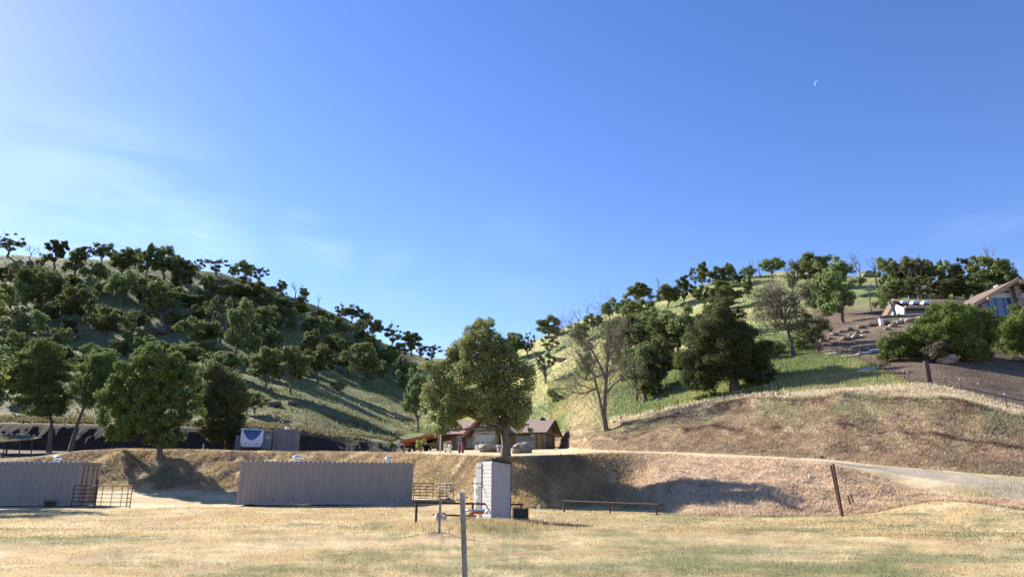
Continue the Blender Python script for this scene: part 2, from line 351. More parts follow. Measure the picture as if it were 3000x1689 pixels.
    col = lerp(col, hc, np.where(az > 8, sstep(5.93, 6.03, q+.03*med), sstep(4.95, 5.05, q)))
    lt = sstep(1560, 1480, px)*sstep(1400, 1450, px)*sstep(4.9, 5.0, q)*sstep(6.5, 6.2, q); col = lerp(col, PALE*.9, lt*.8)
    return np.clip(col*(1+.10*fine[:, None]), .02, .9)
azs = np.concatenate([np.arange(-180, -62, 3.0), np.arange(-62, -41, .5), np.arange(-41, 41, .11), np.arange(41, 62, .5), np.arange(62, 180.1, 3.0)])
azr = np.radians(azs)
Dl = np.array([np.interp(azr, AZT, t) for t in DT])
seg_n = [70, 24, 40, 20, 64, 14, 60, 46, 60, 8, 10, 8, 4]
rows = []; cuts = [0]
for k, nseg in enumerate(seg_n):
    a = Dl[k] if k else np.full(azr.shape, .3); b = Dl[k+1]
    for j in range(nseg):
        t = j/nseg
        rows.append(a*(b/a)**t if k == 0 else a+(b-a)*t)
    cuts.append(len(rows))
rows.append(Dl[len(seg_n)]); D2 = np.array(rows)
X = D2*np.sin(azr)[None]; Y = D2*np.cos(azr)[None]
Z = H(X.ravel(), Y.ravel()).reshape(X.shape)
TI = tint(X.ravel(), Y.ravel(), Z.ravel()).reshape(X.shape+(3,))
nc = len(azs)
def sheet(name, r0, r1, c0, c1, mat):
    x = X[r0:r1+1, c0:c1+1]; y = Y[r0:r1+1, c0:c1+1]; z = Z[r0:r1+1, c0:c1+1]; nr, ncc = x.shape
    v = np.c_[x.ravel(), y.ravel(), z.ravel()]; i = np.arange(nr*ncc).reshape(nr, ncc)
    f = np.stack([i[:-1, :-1], i[:-1, 1:], i[1:, 1:], i[1:, :-1]], -1).reshape(-1, 4)[:, ::-1]
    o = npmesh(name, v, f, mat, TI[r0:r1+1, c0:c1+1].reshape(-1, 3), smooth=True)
    return tag(o, kind='structure')
sheet('ground', 0, cuts[2], 0, nc-1, 'field_grass')
sheet('grassy_bank', cuts[2], cuts[3], 0, nc-1, 'bank_grass')
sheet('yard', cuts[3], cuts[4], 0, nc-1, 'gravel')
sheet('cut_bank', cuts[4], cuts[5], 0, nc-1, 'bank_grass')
cm = int(np.argmin(abs(azs+7.0)))
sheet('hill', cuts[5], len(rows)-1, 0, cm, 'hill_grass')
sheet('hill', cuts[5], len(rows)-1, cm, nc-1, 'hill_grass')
# gravel road laid on the yard, running from the right edge to the house
def road():
    ctr = [(2900,1285,1232),(2576,1268,1212),(2450,1232,1195),(2330,1206,1182),(2200,1179,1171),(2080,1165,1161),(1950,1155.5,1153),(1850,1152,1150)]
    v = []; f = []; c = []
    pts = []
    for px, y0, y1 in ctr: pts.append((ground(px, y0), ground(px, y1)))
    n = 10; fi = []
    for k in range(len(pts)-1):
        for j in range(14):
            t = j/14; fi.append((pts[k][0].lerp(pts[k+1][0], t), pts[k][1].lerp(pts[k+1][1], t)))
    fi.append(pts[-1])
    rng = random.Random(4)
    for a, b in fi:
        a = a+(a-b)*(.05*rng.random()); b = b+(b-a)*(.05*rng.random())
        for j in range(n+1):
            p = a.lerp(b, j/n); v.append((p.x, p.y))
    v = np.array(v); z = H(v[:, 0], v[:, 1])+.035; i = np.arange(len(v)).reshape(-1, n+1)
    f = np.stack([i[:-1, :-1], i[:-1, 1:], i[1:, 1:], i[1:, :-1]], -1).reshape(-1, 4)
    g = fbm(v[:, 0]/.8, v[:, 1]/2, 3, 50)
    c = lerp(np.tile(GREY, (len(v), 1)), STRAW*.8, sstep(.1, .8, g)*.5)
    e = (np.arange(len(v)) % (n+1))
    ed = (np.minimum(e, n-e) == 0); z[ed] -= .06
    tag(npmesh('gravel_road', np.c_[v, z], f, 'gravel', c, smooth=True), kind='structure')
road()
# ---------------------------------------------------------------- foliage and bark
def leaf_mat(name, col, var=.35):
    m, n, b = newmat(name); N_ = n.nodes.new; K = n.links.new
    at = N_('ShaderNodeAttribute'); at.attribute_name = 'tint'
    oi = N_('ShaderNodeObjectInfo'); hs_ = N_('ShaderNodeHueSaturation')
    mr_ = N_('ShaderNodeMapRange'); mr_.inputs['To Min'].default_value = 1-var; mr_.inputs['To Max'].default_value = 1+var; K(oi.outputs['Random'], mr_.inputs[0])
    mh_ = N_('ShaderNodeMapRange'); mh_.inputs['To Min'].default_value = .485; mh_.inputs['To Max'].default_value = .515; K(oi.outputs['Random'], mh_.inputs[0])
    K(mr_.outputs[0], hs_.inputs['Value']); K(mh_.outputs[0], hs_.inputs['Hue'])
    mx_ = N_('ShaderNodeMix'); mx_.data_type = 'RGBA'; mx_.blend_type = 'MULTIPLY'; mx_.inputs[0].default_value = 1
    mx_.inputs[6].default_value = (*col, 1); K(at.outputs['Color'], mx_.inputs[7]); K(mx_.outputs[2], hs_.inputs['Color'])
    K(hs_.outputs[0], b.inputs['Base Color']); b.inputs['Roughness'].default_value = .7; b.inputs['Specular IOR Level'].default_value = .15
    tr = N_('ShaderNodeBsdfTranslucent'); K(hs_.outputs[0], tr.inputs['Color'])
    ms = N_('ShaderNodeMixShader'); ms.inputs[0].default_value = .38
    o_ = [q for q in n.nodes if q.type == 'OUTPUT_MATERIAL'][0]
    K(b.outputs[0], ms.inputs[1]); K(tr.outputs[0], ms.inputs[2]); K(ms.outputs[0], o_.inputs['Surface'])
leaf_mat('oak_leaves', (.15, .19, .085))
leaf_mat('bright_leaves', (.125, .175, .062), .12)
leaf_mat('grey_leaves', (.13, .15, .085), .25)
leaf_mat('shrub_leaves', (.12, .16, .045), .15)
leaf_mat('dry_leaves', (.115, .10, .075), .2)
leaf_mat('valley_leaves', (.20, .255, .115), .02)
leaf_mat('dark_leaves', (.085, .115, .05), .15)
simple('bark', (.135, .115, .095), .9, var=.4, scale=3, bump=1.0, streak=(4, 4, .8))
simple('pale_bark', (.30, .27, .24), .9, var=.35, scale=3, bump=1.0, streak=(4, 4, .8))
simple('dark_bark', (.10, .085, .075), .9, var=.35, scale=3, bump=.6)
def leaf_cards(rng, lobes, n, size, flat=.75, inner=.45):
    """scattered leaf cards in the outer volume of overlapping lobes; lobes = [(x,y,z,r)]"""
    lb = []
    for (a_, b_, c_, r_) in lobes:
        for _ in range(5):
            u = rng.normal(size=3); u /= np.linalg.norm(u); rr_ = r_*rng.uniform(.32, .62); o_ = r_*rng.uniform(.45, 1.0); lb.append((a_+u[0]*o_, b_+u[1]*o_, c_+u[2]*o_*flat, rr_))
        lb.append((a_, b_, c_, r_*.75))
    lb = np.array(lb); wgt = lb[:, 3]**2; k = rng.choice(len(lb), n, p=wgt/wgt.sum())
    d = rng.normal(size=(n, 3)); d /= np.linalg.norm(d, axis=1)[:, None]
    r = lb[k, 3]*(inner+(1.12-inner)*rng.random(n)**.6)
    r *= 1+.28*fbm(d[:, 0]*2.3+k*1.7, d[:, 1]*2.3+d[:, 2]*2.1, 2, 60)
    c = lb[k, :3]+d*r[:, None]*np.array([1, 1, flat])
    nn = d*.7+rng.normal(size=(n, 3))*.6+np.array([0, 0, .35]); nn /= np.linalg.norm(nn, axis=1)[:, None]
    t = np.cross(nn, rng.normal(size=(n, 3))); t /= np.linalg.norm(t, axis=1)[:, None]; b = np.cross(nn, t)
    s = size*(.55+.9*rng.random(n))[:, None]
    v = np.stack([c-t*s*.5, c-b*s*.36+t*s*.1, c+t*s*.55, c+b*s*.36], 1).reshape(-1, 3)
    f = np.arange(n*4).reshape(n, 4)
    g = (.72+.56*rng.random(n)); lobe_g = (.8+.4*rng.random(len(lb)))[k]; yel = rng.random(n)
    col = np.stack([g*lobe_g*(1+.35*yel*(yel > .6)), g*lobe_g*(1+.12*yel), g*lobe_g*(1-.2*yel)], 1)
    return v, f, np.repeat(col, 4, 0)
def limb(mb, rnd, a, b, r0, r1, sag=.12, n=6, k=5):
    a = Vector(a); b = Vector(b); l = (b-a).length; pts = []; off = Vector((rnd.uniform(-1, 1), rnd.uniform(-1, 1), rnd.uniform(-.3, 1)))*l*sag
    for i in range(k+1):
        t = i/k; j = Vector((rnd.uniform(-1, 1), rnd.uniform(-1, 1), rnd.uniform(-1, 1)))*l*.03
        pts.append(a.lerp(b, t)+off*math.sin(math.pi*t)+(j if 0 < i < k else Vector()))
    mb.tube(pts, [r0+(r1-r0)*(i/k)**.8 for i in range(k+1)], n, cap=False); return pts
def twigs(mb, rnd, p, d, l, r, depth, spread=.75, up=.15, n=4):
    """recursive bare branching"""
    if depth == 0 or l < .12: return
    q = p; pts = [p]; dd = d.normalized()
    for i in range(4):
        dd = (dd+Vector((rnd.gauss(0, .22), rnd.gauss(0, .22), rnd.gauss(up*.35, .2)))).normalized()
        q = q+dd*l/4; pts.append(q)
    mb.tube(pts, [r, r*.88, r*.78, r*.68, r*.55], n, cap=False)
    for i in range(rnd.choice((2, 3, 3, 4)) if depth > 1 else 0):
        s = pts[rnd.choice((2, 3, 4, 4))]
        nd = (dd+Vector((rnd.gauss(0, spread), rnd.gauss(0, spread), rnd.gauss(up, spread*.7)))).normalized()
        twigs(mb, rnd, s, nd, l*rnd.uniform(.55, .85), r*.55, depth-1, spread, up, max(3, n-1))
def oak_meshes(seed, kind):
    """unit-height tree (height 1, about 1 wide): returns (crown mesh, wood mesh) objects' data"""
    rng = np.random.default_rng(seed); rnd = random.Random(seed); lobes = []
    dims = {'broad': (.52, .42, .56, 30, .125), 'tall': (.33, .45, .53, 26, .10), 'sparse': (.44, .40, .58, 22, .085), 'bush': (.62, .42, .40, 24, .17)}[kind]
    rx, rz, cz, nl, lr = dims
    while len(lobes) < nl:
        u = Vector((rnd.gauss(0, 1), rnd.gauss(0, 1), rnd.gauss(.15, .9))).normalized()*rnd.uniform(.45, .95)
        p = Vector((u.x*rx*rnd.uniform(.75, 1.1), u.y*rx, cz+u.z*rz*rnd.uniform(.8, 1.05)))
        if kind != 'bush' and p.z < .12: continue
        if kind == 'bush' and p.z < .12: continue
        lobes.append((p.x, p.y, p.z, lr*rnd.uniform(.65, 1.25)))
    if kind != 'sparse': lobes.append((0, 0, cz-.03, lr*1.5))
    top = max(l[2]+l[3]*.8 for l in lobes); k = 1/top; lobes = [(a, b, c*k, r) for a, b, c, r in lobes]
    n = {'broad': 9000, 'tall': 8000, 'sparse': 4200, 'bush': 7000}[kind]
    v, f, c = leaf_cards(rng, lobes, n, .040 if kind != 'sparse' else .036, flat=.8, inner=.35)
    crown = npmesh('crown', v, f, 'oak_leaves', c)
    mb = MB(); fork = Vector((rnd.uniform(-.04, .04), rnd.uniform(-.04, .04), .20 if kind != 'bush' else .08)); tr = .028 if kind != 'bush' else .02
    limb(mb, rnd, (0, 0, -.06), fork, tr*1.35, tr, .1, 7)
    for l in rnd.sample(lobes, min(len(lobes), 11)):
        limb(mb, rnd, fork, (l[0]*.9, l[1]*.9, l[2]+l[3]*.2), tr*.62, tr*.14, .14, 5)
    if kind == 'sparse':
        for l in lobes[:8]: twigs(mb, rnd, Vector(l[:3]), Vector((l[0], l[1], .2)), .16, .006, 2)
    wood = mb.build('trunk', 'bark', fix=False, smooth=True)
    me = (crown.data, wood.data)
    bpy.data.objects.remove(crown); bpy.data.objects.remove(wood); return me
def bare_meshes(seed, kind='dead'):
    rnd = random.Random(seed); mb = MB(); top = Vector((rnd.uniform(-.05, .05), 0, .34))
    limb(mb, rnd, (0, 0, -.05), top, .030, .022, .08, 7)
    for i in range(4 if kind == 'dead' else 2):
        a = rnd.uniform(0, 6.28); sp = .55 if kind == 'dead' else .22
        twigs(mb, rnd, top-Vector((0, 0, rnd.uniform(0, .015))), Vector((math.cos(a)*sp, math.sin(a)*sp*.8, 1)), .30, .016, 4 if kind == 'dead' else 3, .5 if kind == 'dead' else .35, .3)
    z = max(v[2] for v in mb.v); mb.v = [(a, b, c/z) for a, b, c in mb.v]
    o = mb.build('trunk', 'bark', fix=False, smooth=True); m = o.data; bpy.data.objects.remove(o); return m
PROTO = {k: [oak_meshes(s, k) for s in ss] for k, ss in (('broad', (11, 12, 13, 14, 15)), ('tall', (21, 22, 23, 24)), ('sparse', (31, 32, 33)), ('bush', (41, 42, 43)))}
BARE = {'dead': [bare_meshes(s) for s in (51, 52, 53, 54)], 'snag': [bare_meshes(s, 'snag') for s in (61, 62)]}
VAR = {}
def with_mat(me, mat):
    if (me.name, mat) not in VAR:
        c = me.copy(); c.materials.clear(); c.materials.append(MATS[mat]); VAR[(me.name, mat)] = c
    return VAR[(me.name, mat)]
# ---------------------------------------------------------------- hillside trees: (px, base py, top py, crown width px, kind, leaf)
LS = [(18,636,585,50,'sparse'),(75,642,612,34,'dead'),(137,668,598,40,'tall'),(183,690,616,44,'tall'),(215,652,618,30,'sparse'),(255,656,608,36,'broad'),(303,695,621,64,'broad'),(340,668,619,36,'broad'),(366,690,608,28,'tall'),(411,695,614,62,'broad'),(455,722,640,52,'broad'),(498,682,650,26,'sparse'),(545,684,650,46,'sparse'),(585,690,667,18,'tall'),(615,698,656,40,'broad'),(652,706,670,34,'sparse'),(709,742,701,22,'tall'),(742,740,704,36,'dead'),(763,748,721,22,'broad'),(800,768,741,20,'snag'),(853,797,762,26,'sparse'),(884,802,765,38,'broad'),(915,822,780,30,'broad'),(936,850,795,32,'broad'),(985,864,814,46,'sparse'),(1033,886,832,44,'tall'),(1058,892,867,20,'bush'),(1088,902,866,38,'sparse')]
LU = [(48,700,664,44,'bush'),(130,720,690,44,'bush'),(198,765,712,56,'broad'),(215,810,760,50,'broad'),(285,742,700,46,'broad'),(330,730,690,50,'broad'),(378,770,722,54,'broad'),(430,770,715,60,'broad'),(440,835,775,66,'broad'),(515,770,728,44,'broad'),(560,790,742,48,'broad'),(597,810,760,52,'broad'),(665,750,716,44,'bush'),(715,812,768,46,'broad'),(752,778,742,34,'broad'),(830,822,786,38,'broad'),(868,848,812,40,'broad'),(912,862,826,38,'broad'),(120,820,762,60,'broad'),(10,720,670,60,'broad'),(385,735,690,50,'tall'),(90,712,668,44,'tall'),(25,790,700,80,'broad'),(62,768,662,80,'broad'),(108,785,668,76,'broad'),(165,742,690,50,'broad'),(172,835,715,84,'broad'),(235,718,655,46,'broad'),(262,868,768,104,'broad'),(306,772,672,66,'broad'),(352,762,690,70,'broad'),(402,805,700,84,'broad'),(458,712,656,56,'broad'),(490,790,738,66,'tall'),(545,742,716,36,'bush'),(585,752,712,50,'broad'),(628,765,706,80,'broad'),(672,792,735,60,'tall'),(650,845,762,70,'broad'),(20,865,745,84,'sparse'),(70,868,775,70,'broad'),(135,765,700,60,'broad'),(168,860,800,46,'tall'),(210,700,672,30,'bush'),(330,840,780,60,'broad'),(700,780,745,44,'broad'),(730,838,785,28,'tall'),(776,842,788,46,'broad'),(815,860,795,44,'broad'),(845,838,790,40,'bush'),(880,868,826,62,'dead'),(745,800,760,50,'broad'),(800,815,775,40,'bush'),(610,720,690,34,'bush'),(520,716,690,36,'bush'),(900,840,800,36,'bush')]
LM = [(455,960,900,70,'broad'),(520,900,850,50,'bush'),(575,950,880,64,'broad'),(640,940,888,60,'broad'),(690,935,885,56,'broad'),(755,905,865,46,'broad'),(810,925,880,50,'bush'),(860,935,890,50,'broad'),(925,960,915,44,'bush'),(965,950,905,50,'broad'),(985,930,880,44,'tall'),(25,1010,930,70,'broad'),(60,920,862,60,'broad'),(150,915,868,60,'broad'),(205,950,890,60,'broad'),(255,930,872,60,'broad'),(300,895,850,56,'broad'),(345,885,835,60,'broad'),(400,955,895,70,'broad'),(640,1040,985,60,'broad'),(15,880,800,70,'sparse'),(1035,945,905,40,'bush'),(12,940,830,70,'broad'),(492,884,798,92,'broad'),(551,862,748,66,'sparse'),(592,905,748,70,'broad'),(636,862,783,42,'tall'),(626,895,812,62,'broad'),(671,890,822,38,'broad'),(695,898,827,36,'tall'),(540,945,880,70,'broad'),(783,893,828,52,'tall'),(842,905,838,62,'broad'),(887,893,850,56,'sparse'),(935,890,840,40,'broad'),(952,910,866,34,'bush'),(998,905,860,56,'broad'),(666,978,868,84,'broad'),(732,990,872,96,'broad'),(800,962,862,88,'broad'),(903,966,856,82,'broad'),(1008,960,893,44,'tall'),(1020,1010,925,56,'broad'),(1052,1086,935,66,'broad'),(700,960,905,60,'bush'),(300,985,888,80,'sparse'),(225,905,860,46,'bush'),(100,955,905,60,'bush'),(380,900,850,60,'broad'),(440,905,860,60,'bush'),(850,985,955,40,'bush'),(765,940,905,50,'bush'),(970,925,885,40,'broad'),(180,985,930,60,'bush'),(330,950,905,50,'bush')]
RS = [(1295,900,832,46,'broad'),(1328,892,834,30,'sparse'),(1380,842,796,58,'broad'),(1455,858,806,42,'broad'),(1455,815,775,30,'snag'),(1491,824,786,40,'broad'),(1478,806,768,24,'snag'),(1535,798,751,32,'broad'),(1566,804,742,46,'broad'),(1608,758,710,58,'broad'),(1658,735,694,24,'snag'),(1681,766,710,52,'broad'),(1720,752,687,28,'tall'),(1749,716,671,26,'sparse'),(1770,713,655,27,'tall'),(1807,716,671,42,'broad'),(1836,710,659,28,'tall'),(1860,712,680,26,'broad'),(1885,691,667,34,'bush'),(1893,690,645,18,'snag'),(1912,690,646,20,'snag'),(1946,690,646,44,'broad'),(1978,686,652,26,'dead'),(2008,687,646,36,'dead'),(2055,720,630,76,'broad'),(2101,740,645,66,'broad'),(2166,700,624,48,'dead'),(2209,738,638,36,'snag'),(2255,742,641,58,'broad'),(2290,745,638,54,'broad'),(2318,752,645,58,'sparse'),(2346,748,639,42,'tall'),(2374,740,650,24,'tall'),(2400,742,649,42,'broad'),(2434,745,642,38,'sparse'),(2502,745,630,86,'broad'),(2505,720,610,60,'snag'),(2556,748,676,44,'broad')]
RM = [(1555,870,792,66,'broad'),(1598,862,785,66,'broad'),(1652,852,770,76,'broad'),(1705,895,778,84,'broad'),(1668,930,850,66,'broad'),(1715,955,880,60,'broad'),(1775,880,790,70,'broad'),(1560,930,868,60,'broad'),(1382,892,844,46,'sparse'),(1372,964,888,46,'sparse'),(1394,1013,970,36,'bush'),(1470,880,850,34,'bush'),(1612,815,748,68,'broad'),(1745,750,713,24,'tall'),(1772,778,714,42,'broad'),(1829,782,700,76,'broad'),(1884,748,692,28,'tall'),(1995,732,680,28,'tall'),(1580,905,790,84,'broad'),(1640,885,800,82,'broad'),(1690,905,785,92,'broad'),(1748,935,768,104,'broad'),(1660,988,868,90,'sparse'),(1475,958,880,44,'bush'),(1720,870,800,60,'broad'),(2046,870,788,76,'bush'),(2075,795,690,90,'broad'),(2120,812,672,88,'broad'),(2192,784,700,32,'dead'),(2262,768,698,66,'broad'),(2322,768,694,72,'sparse'),(2378,768,705,60,'broad'),(2432,768,684,74,'broad'),(2490,768,700,60,'broad'),(2225,776,730,44,'bush'),(2540,764,712,50,'broad'),(1600,1010,868,88,'broad'),(1800,860,760,70,'broad'),(1945,905,850,50,'bush'),(2010,880,835,60,'bush'),(1545,900,840,50,'bush')]
frnd = random.Random(5)
def infill(lst, n, x0, x1, ylo, yhi, hmin, hmax, kinds):
    k = 0
    for _ in range(4000):
        if k >= n: break
        px = frnd.uniform(x0, x1); t = frnd.random(); a = np.interp(px, *ylo); b = np.interp(px, *yhi); py = b+(a-b)*t
        if min(abs(px-q[0])*.8+abs(py-q[1]) for q in lst) < 21: continue
        sc_ = hmin+(hmax-hmin)*(py-650)/350; lst.append((round(px), round(py), round(py-sc_*frnd.uniform(.7, 1.25)), round(sc_*frnd.uniform(.7, 1.2)), frnd.choice(kinds))); k += 1
RID = ([0, 150, 400, 560, 730, 870, 1010], [668, 676, 700, 722, 772, 830, 905])
infill(LU, 8, 0, 830, ([0, 830], [845, 860]), RID, 34, 70, ('broad', 'bush', 'bush', 'broad'))
infill(LM, 6, 0, 1000, ([0, 450, 1000], [960, 950, 940]), ([0, 830, 1000], [860, 880, 900]), 40, 72, ('broad', 'bush', 'broad'))
ORD = 'first second third fourth fifth sixth seventh eighth ninth tenth eleventh twelfth thirteenth fourteenth fifteenth sixteenth seventeenth eighteenth nineteenth twentieth'.split()
ORD += ['twenty-'+o for o in ORD[:9]]+['thirtieth']+['thirty-'+o for o in ORD[:9]]+['fortieth']+['forty-'+o for o in ORD[:9]]+['fiftieth']+['fifty-'+o for o in ORD[:9]]+['sixtieth']+['sixty-'+o for o in ORD[:9]]+['seventieth']+['seventy-'+o for o in ORD[:9]]
WORDS = {'broad': ('oak_tree', 'leafy oak', 'tree'), 'tall': ('oak_tree', 'narrow leafy oak', 'tree'), 'sparse': ('oak_tree', 'thin-crowned oak', 'tree'), 'bush': ('bush', 'low bushy oak', 'bush'), 'dead': ('dead_tree', 'bare dead tree', 'tree'), 'snag': ('dead_tree', 'bare upright snag', 'tree')}
trnd = random.Random(77)
def put_tree(px, by, ty, wd, kind, label, group, leaf=None, depth=None):
    g = ground(px, by) if depth is None else P(px, by, depth)
    if depth is not None: g.z = h1(g.x, g.y)
    d = proj(g)[2]; gy = proj(g)[1]; hgt = (gy-ty)*d/FPX*1.03; wid = wd*d/FPX
    nm, wd_, cat = WORDS[kind]
    r = thing(nm, g-Vector((0, 0, .1)), 0, label, cat, group); rot = trnd.uniform(0, 6.28)
    if kind in BARE:
        o = bpy.data.objects.new('trunk', BARE[kind][trnd.randrange(len(BARE[kind]))]); COL.objects.link(o); o.parent = r
        o.scale = (wid/.75 if kind == 'dead' else wid/.5,)*2+(hgt,); o.rotation_euler = (0, 0, rot); return r
    cr, wo = PROTO[kind][trnd.randrange(len(PROTO[kind]))]
    lf = leaf or ('grey_leaves' if kind == 'sparse' else 'oak_leaves')
    for nm2, me in (('crown', with_mat(cr, lf)), ('trunk', wo)):
        o = bpy.data.objects.new(nm2, me); COL.objects.link(o); o.parent = r
        k = {'broad': 1.12, 'tall': .82, 'sparse': .95, 'bush': 1.45}[kind]
        o.scale = (wid/k*1.42,)*2+(hgt,); o.rotation_euler = (0, 0, rot)
    return r
PLACE = [(LS, 'skyline of the left hill', 'oaks along the left ridge'), (LU, 'upper left hillside', 'oaks on the upper left hillside'), (LM, 'lower left hillside', 'oaks on the lower left hillside'), (RS, 'skyline of the right hill', 'oaks along the right ridge'), (RM, 'face of the right hill', 'oaks on the right hillside')]
for lst, where, grp in PLACE:
    cnt = {}; tot = {}
    for t in lst: tot[t[4]] = tot.get(t[4], 0)+1
    for t in sorted(set(lst)):
        k = t[4]; cnt[k] = cnt.get(k, 0)+1
        lab = f"{WORDS[k][1]} on the {where}, " + (f"{ORD[cnt[k]-1]} such from the left" if tot[k] > 1 else "the only one there")
        put_tree(t[0], t[1]+(9 if lst in (LS, RS) else 0), t[2], t[3]*(1.12 if lst in (LS, RS) else .93 if lst in (LU, LM) else 1.08), t[4], lab, grp)
# ---------------------------------------------------------------- individual near trees built to their own outline
def shaped_tree(name, px, by, depth, lobes, fork, label, cat='tree', n=24000, leaf=.16, mat='oak_leaves', bark='bark', tr=.3, inner=.35, group=None, extra=None, flat=.85, nbr=18, seed=5, lean=None, gx=None):
    """lobes: (px, py, r px, depth offset m)"""
    if name == 'shrub' or px > 1600 or px == 405: depth = ground(px, by).y
    g = P(px, by, depth); g.z = h1(g.x, g.y); rng = np.random.default_rng(seed); rnd = random.Random(seed)
    r = thing(name, g, 0, label, cat, group); LB_ = []
    for (lx, ly, lr, off) in lobes:
        c = P(lx, ly, depth+off); dd = proj(c)[2]; LB_.append((c.x-g.x, c.y-g.y, c.z-g.z, lr*dd/FPX))
    v, f, c = leaf_cards(rng, LB_, n, leaf, flat=flat, inner=inner); npmesh('crown', v, f, mat, c, parent=r)
    mb = MB(); path = [P(a, b, depth+o)-g for a, b, o in fork]; path = [Vector((0, 0, -.4))]+path
    m = len(path); mb.tube(path, [tr*1.5]+[tr*(1-.55*i/(m-1)) for i in range(1, m)], 10, cap=False, wob=.25, rng=rnd)
    for l in rnd.sample(LB_, min(nbr, len(LB_))):
        tgt = Vector(l[:3]); s = min(path[max(1, m//3):], key=lambda q: (q-tgt).length+max(0, q.z-tgt.z)*.6)
        pts = limb(mb, rnd, s, tgt, tr*.40, tr*.08, .12, 6)
        for q in pts[2:]:
            if rnd.random() < .6: twigs(mb, rnd, q, Vector((rnd.gauss(0, 1), rnd.gauss(0, 1), rnd.gauss(.2, .6))), l[3]*.9, tr*.09, 2)
    if extra: extra(mb, rnd, path)
    mb.build('trunk', bark, r, smooth=True, fix=False); return r
def fill(rows_, rnd, off=2.2, jit=.35):
    """lobes from horizontal bands (py, x0, x1, r)"""
    o = []
    for py, x0, x1, r_ in rows_:
        n_ = max(1, int(round((x1-x0)/(r_*1.15))))
        for i in range(n_+1):
            x_ = x0+r_*.8+(x1-x0-1.6*r_)*(i/max(1, n_)); e = 1-abs(2*i/max(1, n_)-1)
            for s in ((-1, 1) if e > .3 else (0,)):
                o.append((x_+rnd.uniform(-jit, jit)*r_, py+rnd.uniform(-jit, jit)*r_, r_*rnd.uniform(.75, 1.15), s*off*(.4+e)*rnd.uniform(.5, 1)))
    return o
q_ = random.Random(3)
# the big valley oak in front of the house
mo = fill([(815,1188,1236,15),(840,1165,1262,20),(868,1128,1290,23),(895,1112,1308,25),(925,1072,1330,27),(955,1064,1346,27),(985,1062,1350,27),(1015,1066,1348,26),(1040,1080,1178,22),(1040,1258,1340,22),(1040,1176,1262,13),(1056,1205,1258,9),(1062,1088,1150,17),(1080,1090,1128,12),(1068,1262,1330,18),(1030,1180,1250,18)], q_, 1.7)
mo += [(1100,1085,14,-.3),(1118,1078,14,.4),(1086,1048,14,0),(1252,1090,10,-.4),(1246,1108,7,-.5),(1335,1080,9,.3),(1205,822,13,0),(1215,810,9,0),(1292,850,13,0),(1135,885,13,0)]
main_oak = shaped_tree('oak_tree', 1271, 1149, 48, mo, [(1272,1120,0),(1268,1080,0),(1266,1040,0),(1262,1010,.1),(1250,975,.2),(1240,930,.1),(1232,885,0)], 'large green valley oak with thick grey trunk standing in front of the brown house', n=90000, leaf=.125, tr=.31, inner=.45, nbr=34, seed=8, mat='valley_leaves', bark='bark')
# big green trees at the left above the containers
ta = fill([(882,350,415,18),(905,322,470,20),(932,290,498,22),(962,262,508,23),(992,248,508,22),(1020,246,500,22),(1048,252,488,20),(1074,258,440,18),(1095,268,345,14),(1102,355,462,15),(1118,385,445,10)], q_, 1.8)
shaped_tree('oak_tree', 405, 1157, 61, ta, [(402,1135,0),(400,1100,0),(404,1060,0),(410,1010,0),(400,960,0)], 'bright green bushy oak on the bank between the two long containers', n=95000, leaf=.165, tr=.27, seed=12, mat='bright_leaves')
tb = fill([(920,505,560,20),(945,490,600,24),(975,485,622,26),(1005,485,628,26),(1035,490,625,24),(1062,495,622,20),(1085,495,618,17),(1100,520,600,12)], q_, 2)
shaped_tree('oak_tree', 575, 1118, 80, tb, [(576,1095,0),(575,1060,0),(570,1010,0),(565,970,0)], 'dark green oak with low crown left of the white travel trailer', n=50000, leaf=.19, tr=.4, seed=13, bark='dark_bark')
tc_ = fill([(868,70,140,16),(890,45,165,20),(918,28,182,22),(948,20,185,22),(978,20,185,22),(1005,30,180,20),(1032,55,170,16)], q_, 2)
shaped_tree('oak_tree', 127, 1115, 82, tc_, [(128,1090,0),(130,1060,0),(118,1020,0),(105,980,0)], 'slender trunked oak with light green crown at the far left behind the left container', n=48000, leaf=.17, tr=.24, seed=14, mat='bright_leaves', inner=.4)
td = fill([(900,215,290,18),(925,200,305,20),(952,190,310,20),(980,190,300,20),(1008,195,280,16)], q_, 2)
shaped_tree('oak_tree', 181, 1112, 82, td, [(190,1080,0),(200,1050,0),(213,1020,0),(225,985,0)], 'oak with pale trunk leaning right behind the left container', n=36000, leaf=.17, tr=.24, seed=15, mat='bright_leaves', inner=.4)
te = fill([(880,-60,20,22),(915,-70,25,26),(955,-70,28,26),(995,-60,22,24)], q_, 2)
shaped_tree('oak_tree', -22, 1110, 82, te, [(-22,1070,0),(-20,1020,0),(-20,960,0)], 'dark oak crown cut off by the left edge of the photo', n=12000, leaf=.26, tr=.3, seed=16)
shaped_tree('bush', 283, 1120, 68, [(283,1102,12,0),(298,1100,9,.3),(272,1108,9,0),(290,1110,9,-.3)], [(283,1112,0),(285,1106,0)], 'small bright green bush on the bank left of the big bushy oak', 'bush', n=1800, leaf=.16, tr=.06, seed=17, mat='bright_leaves')
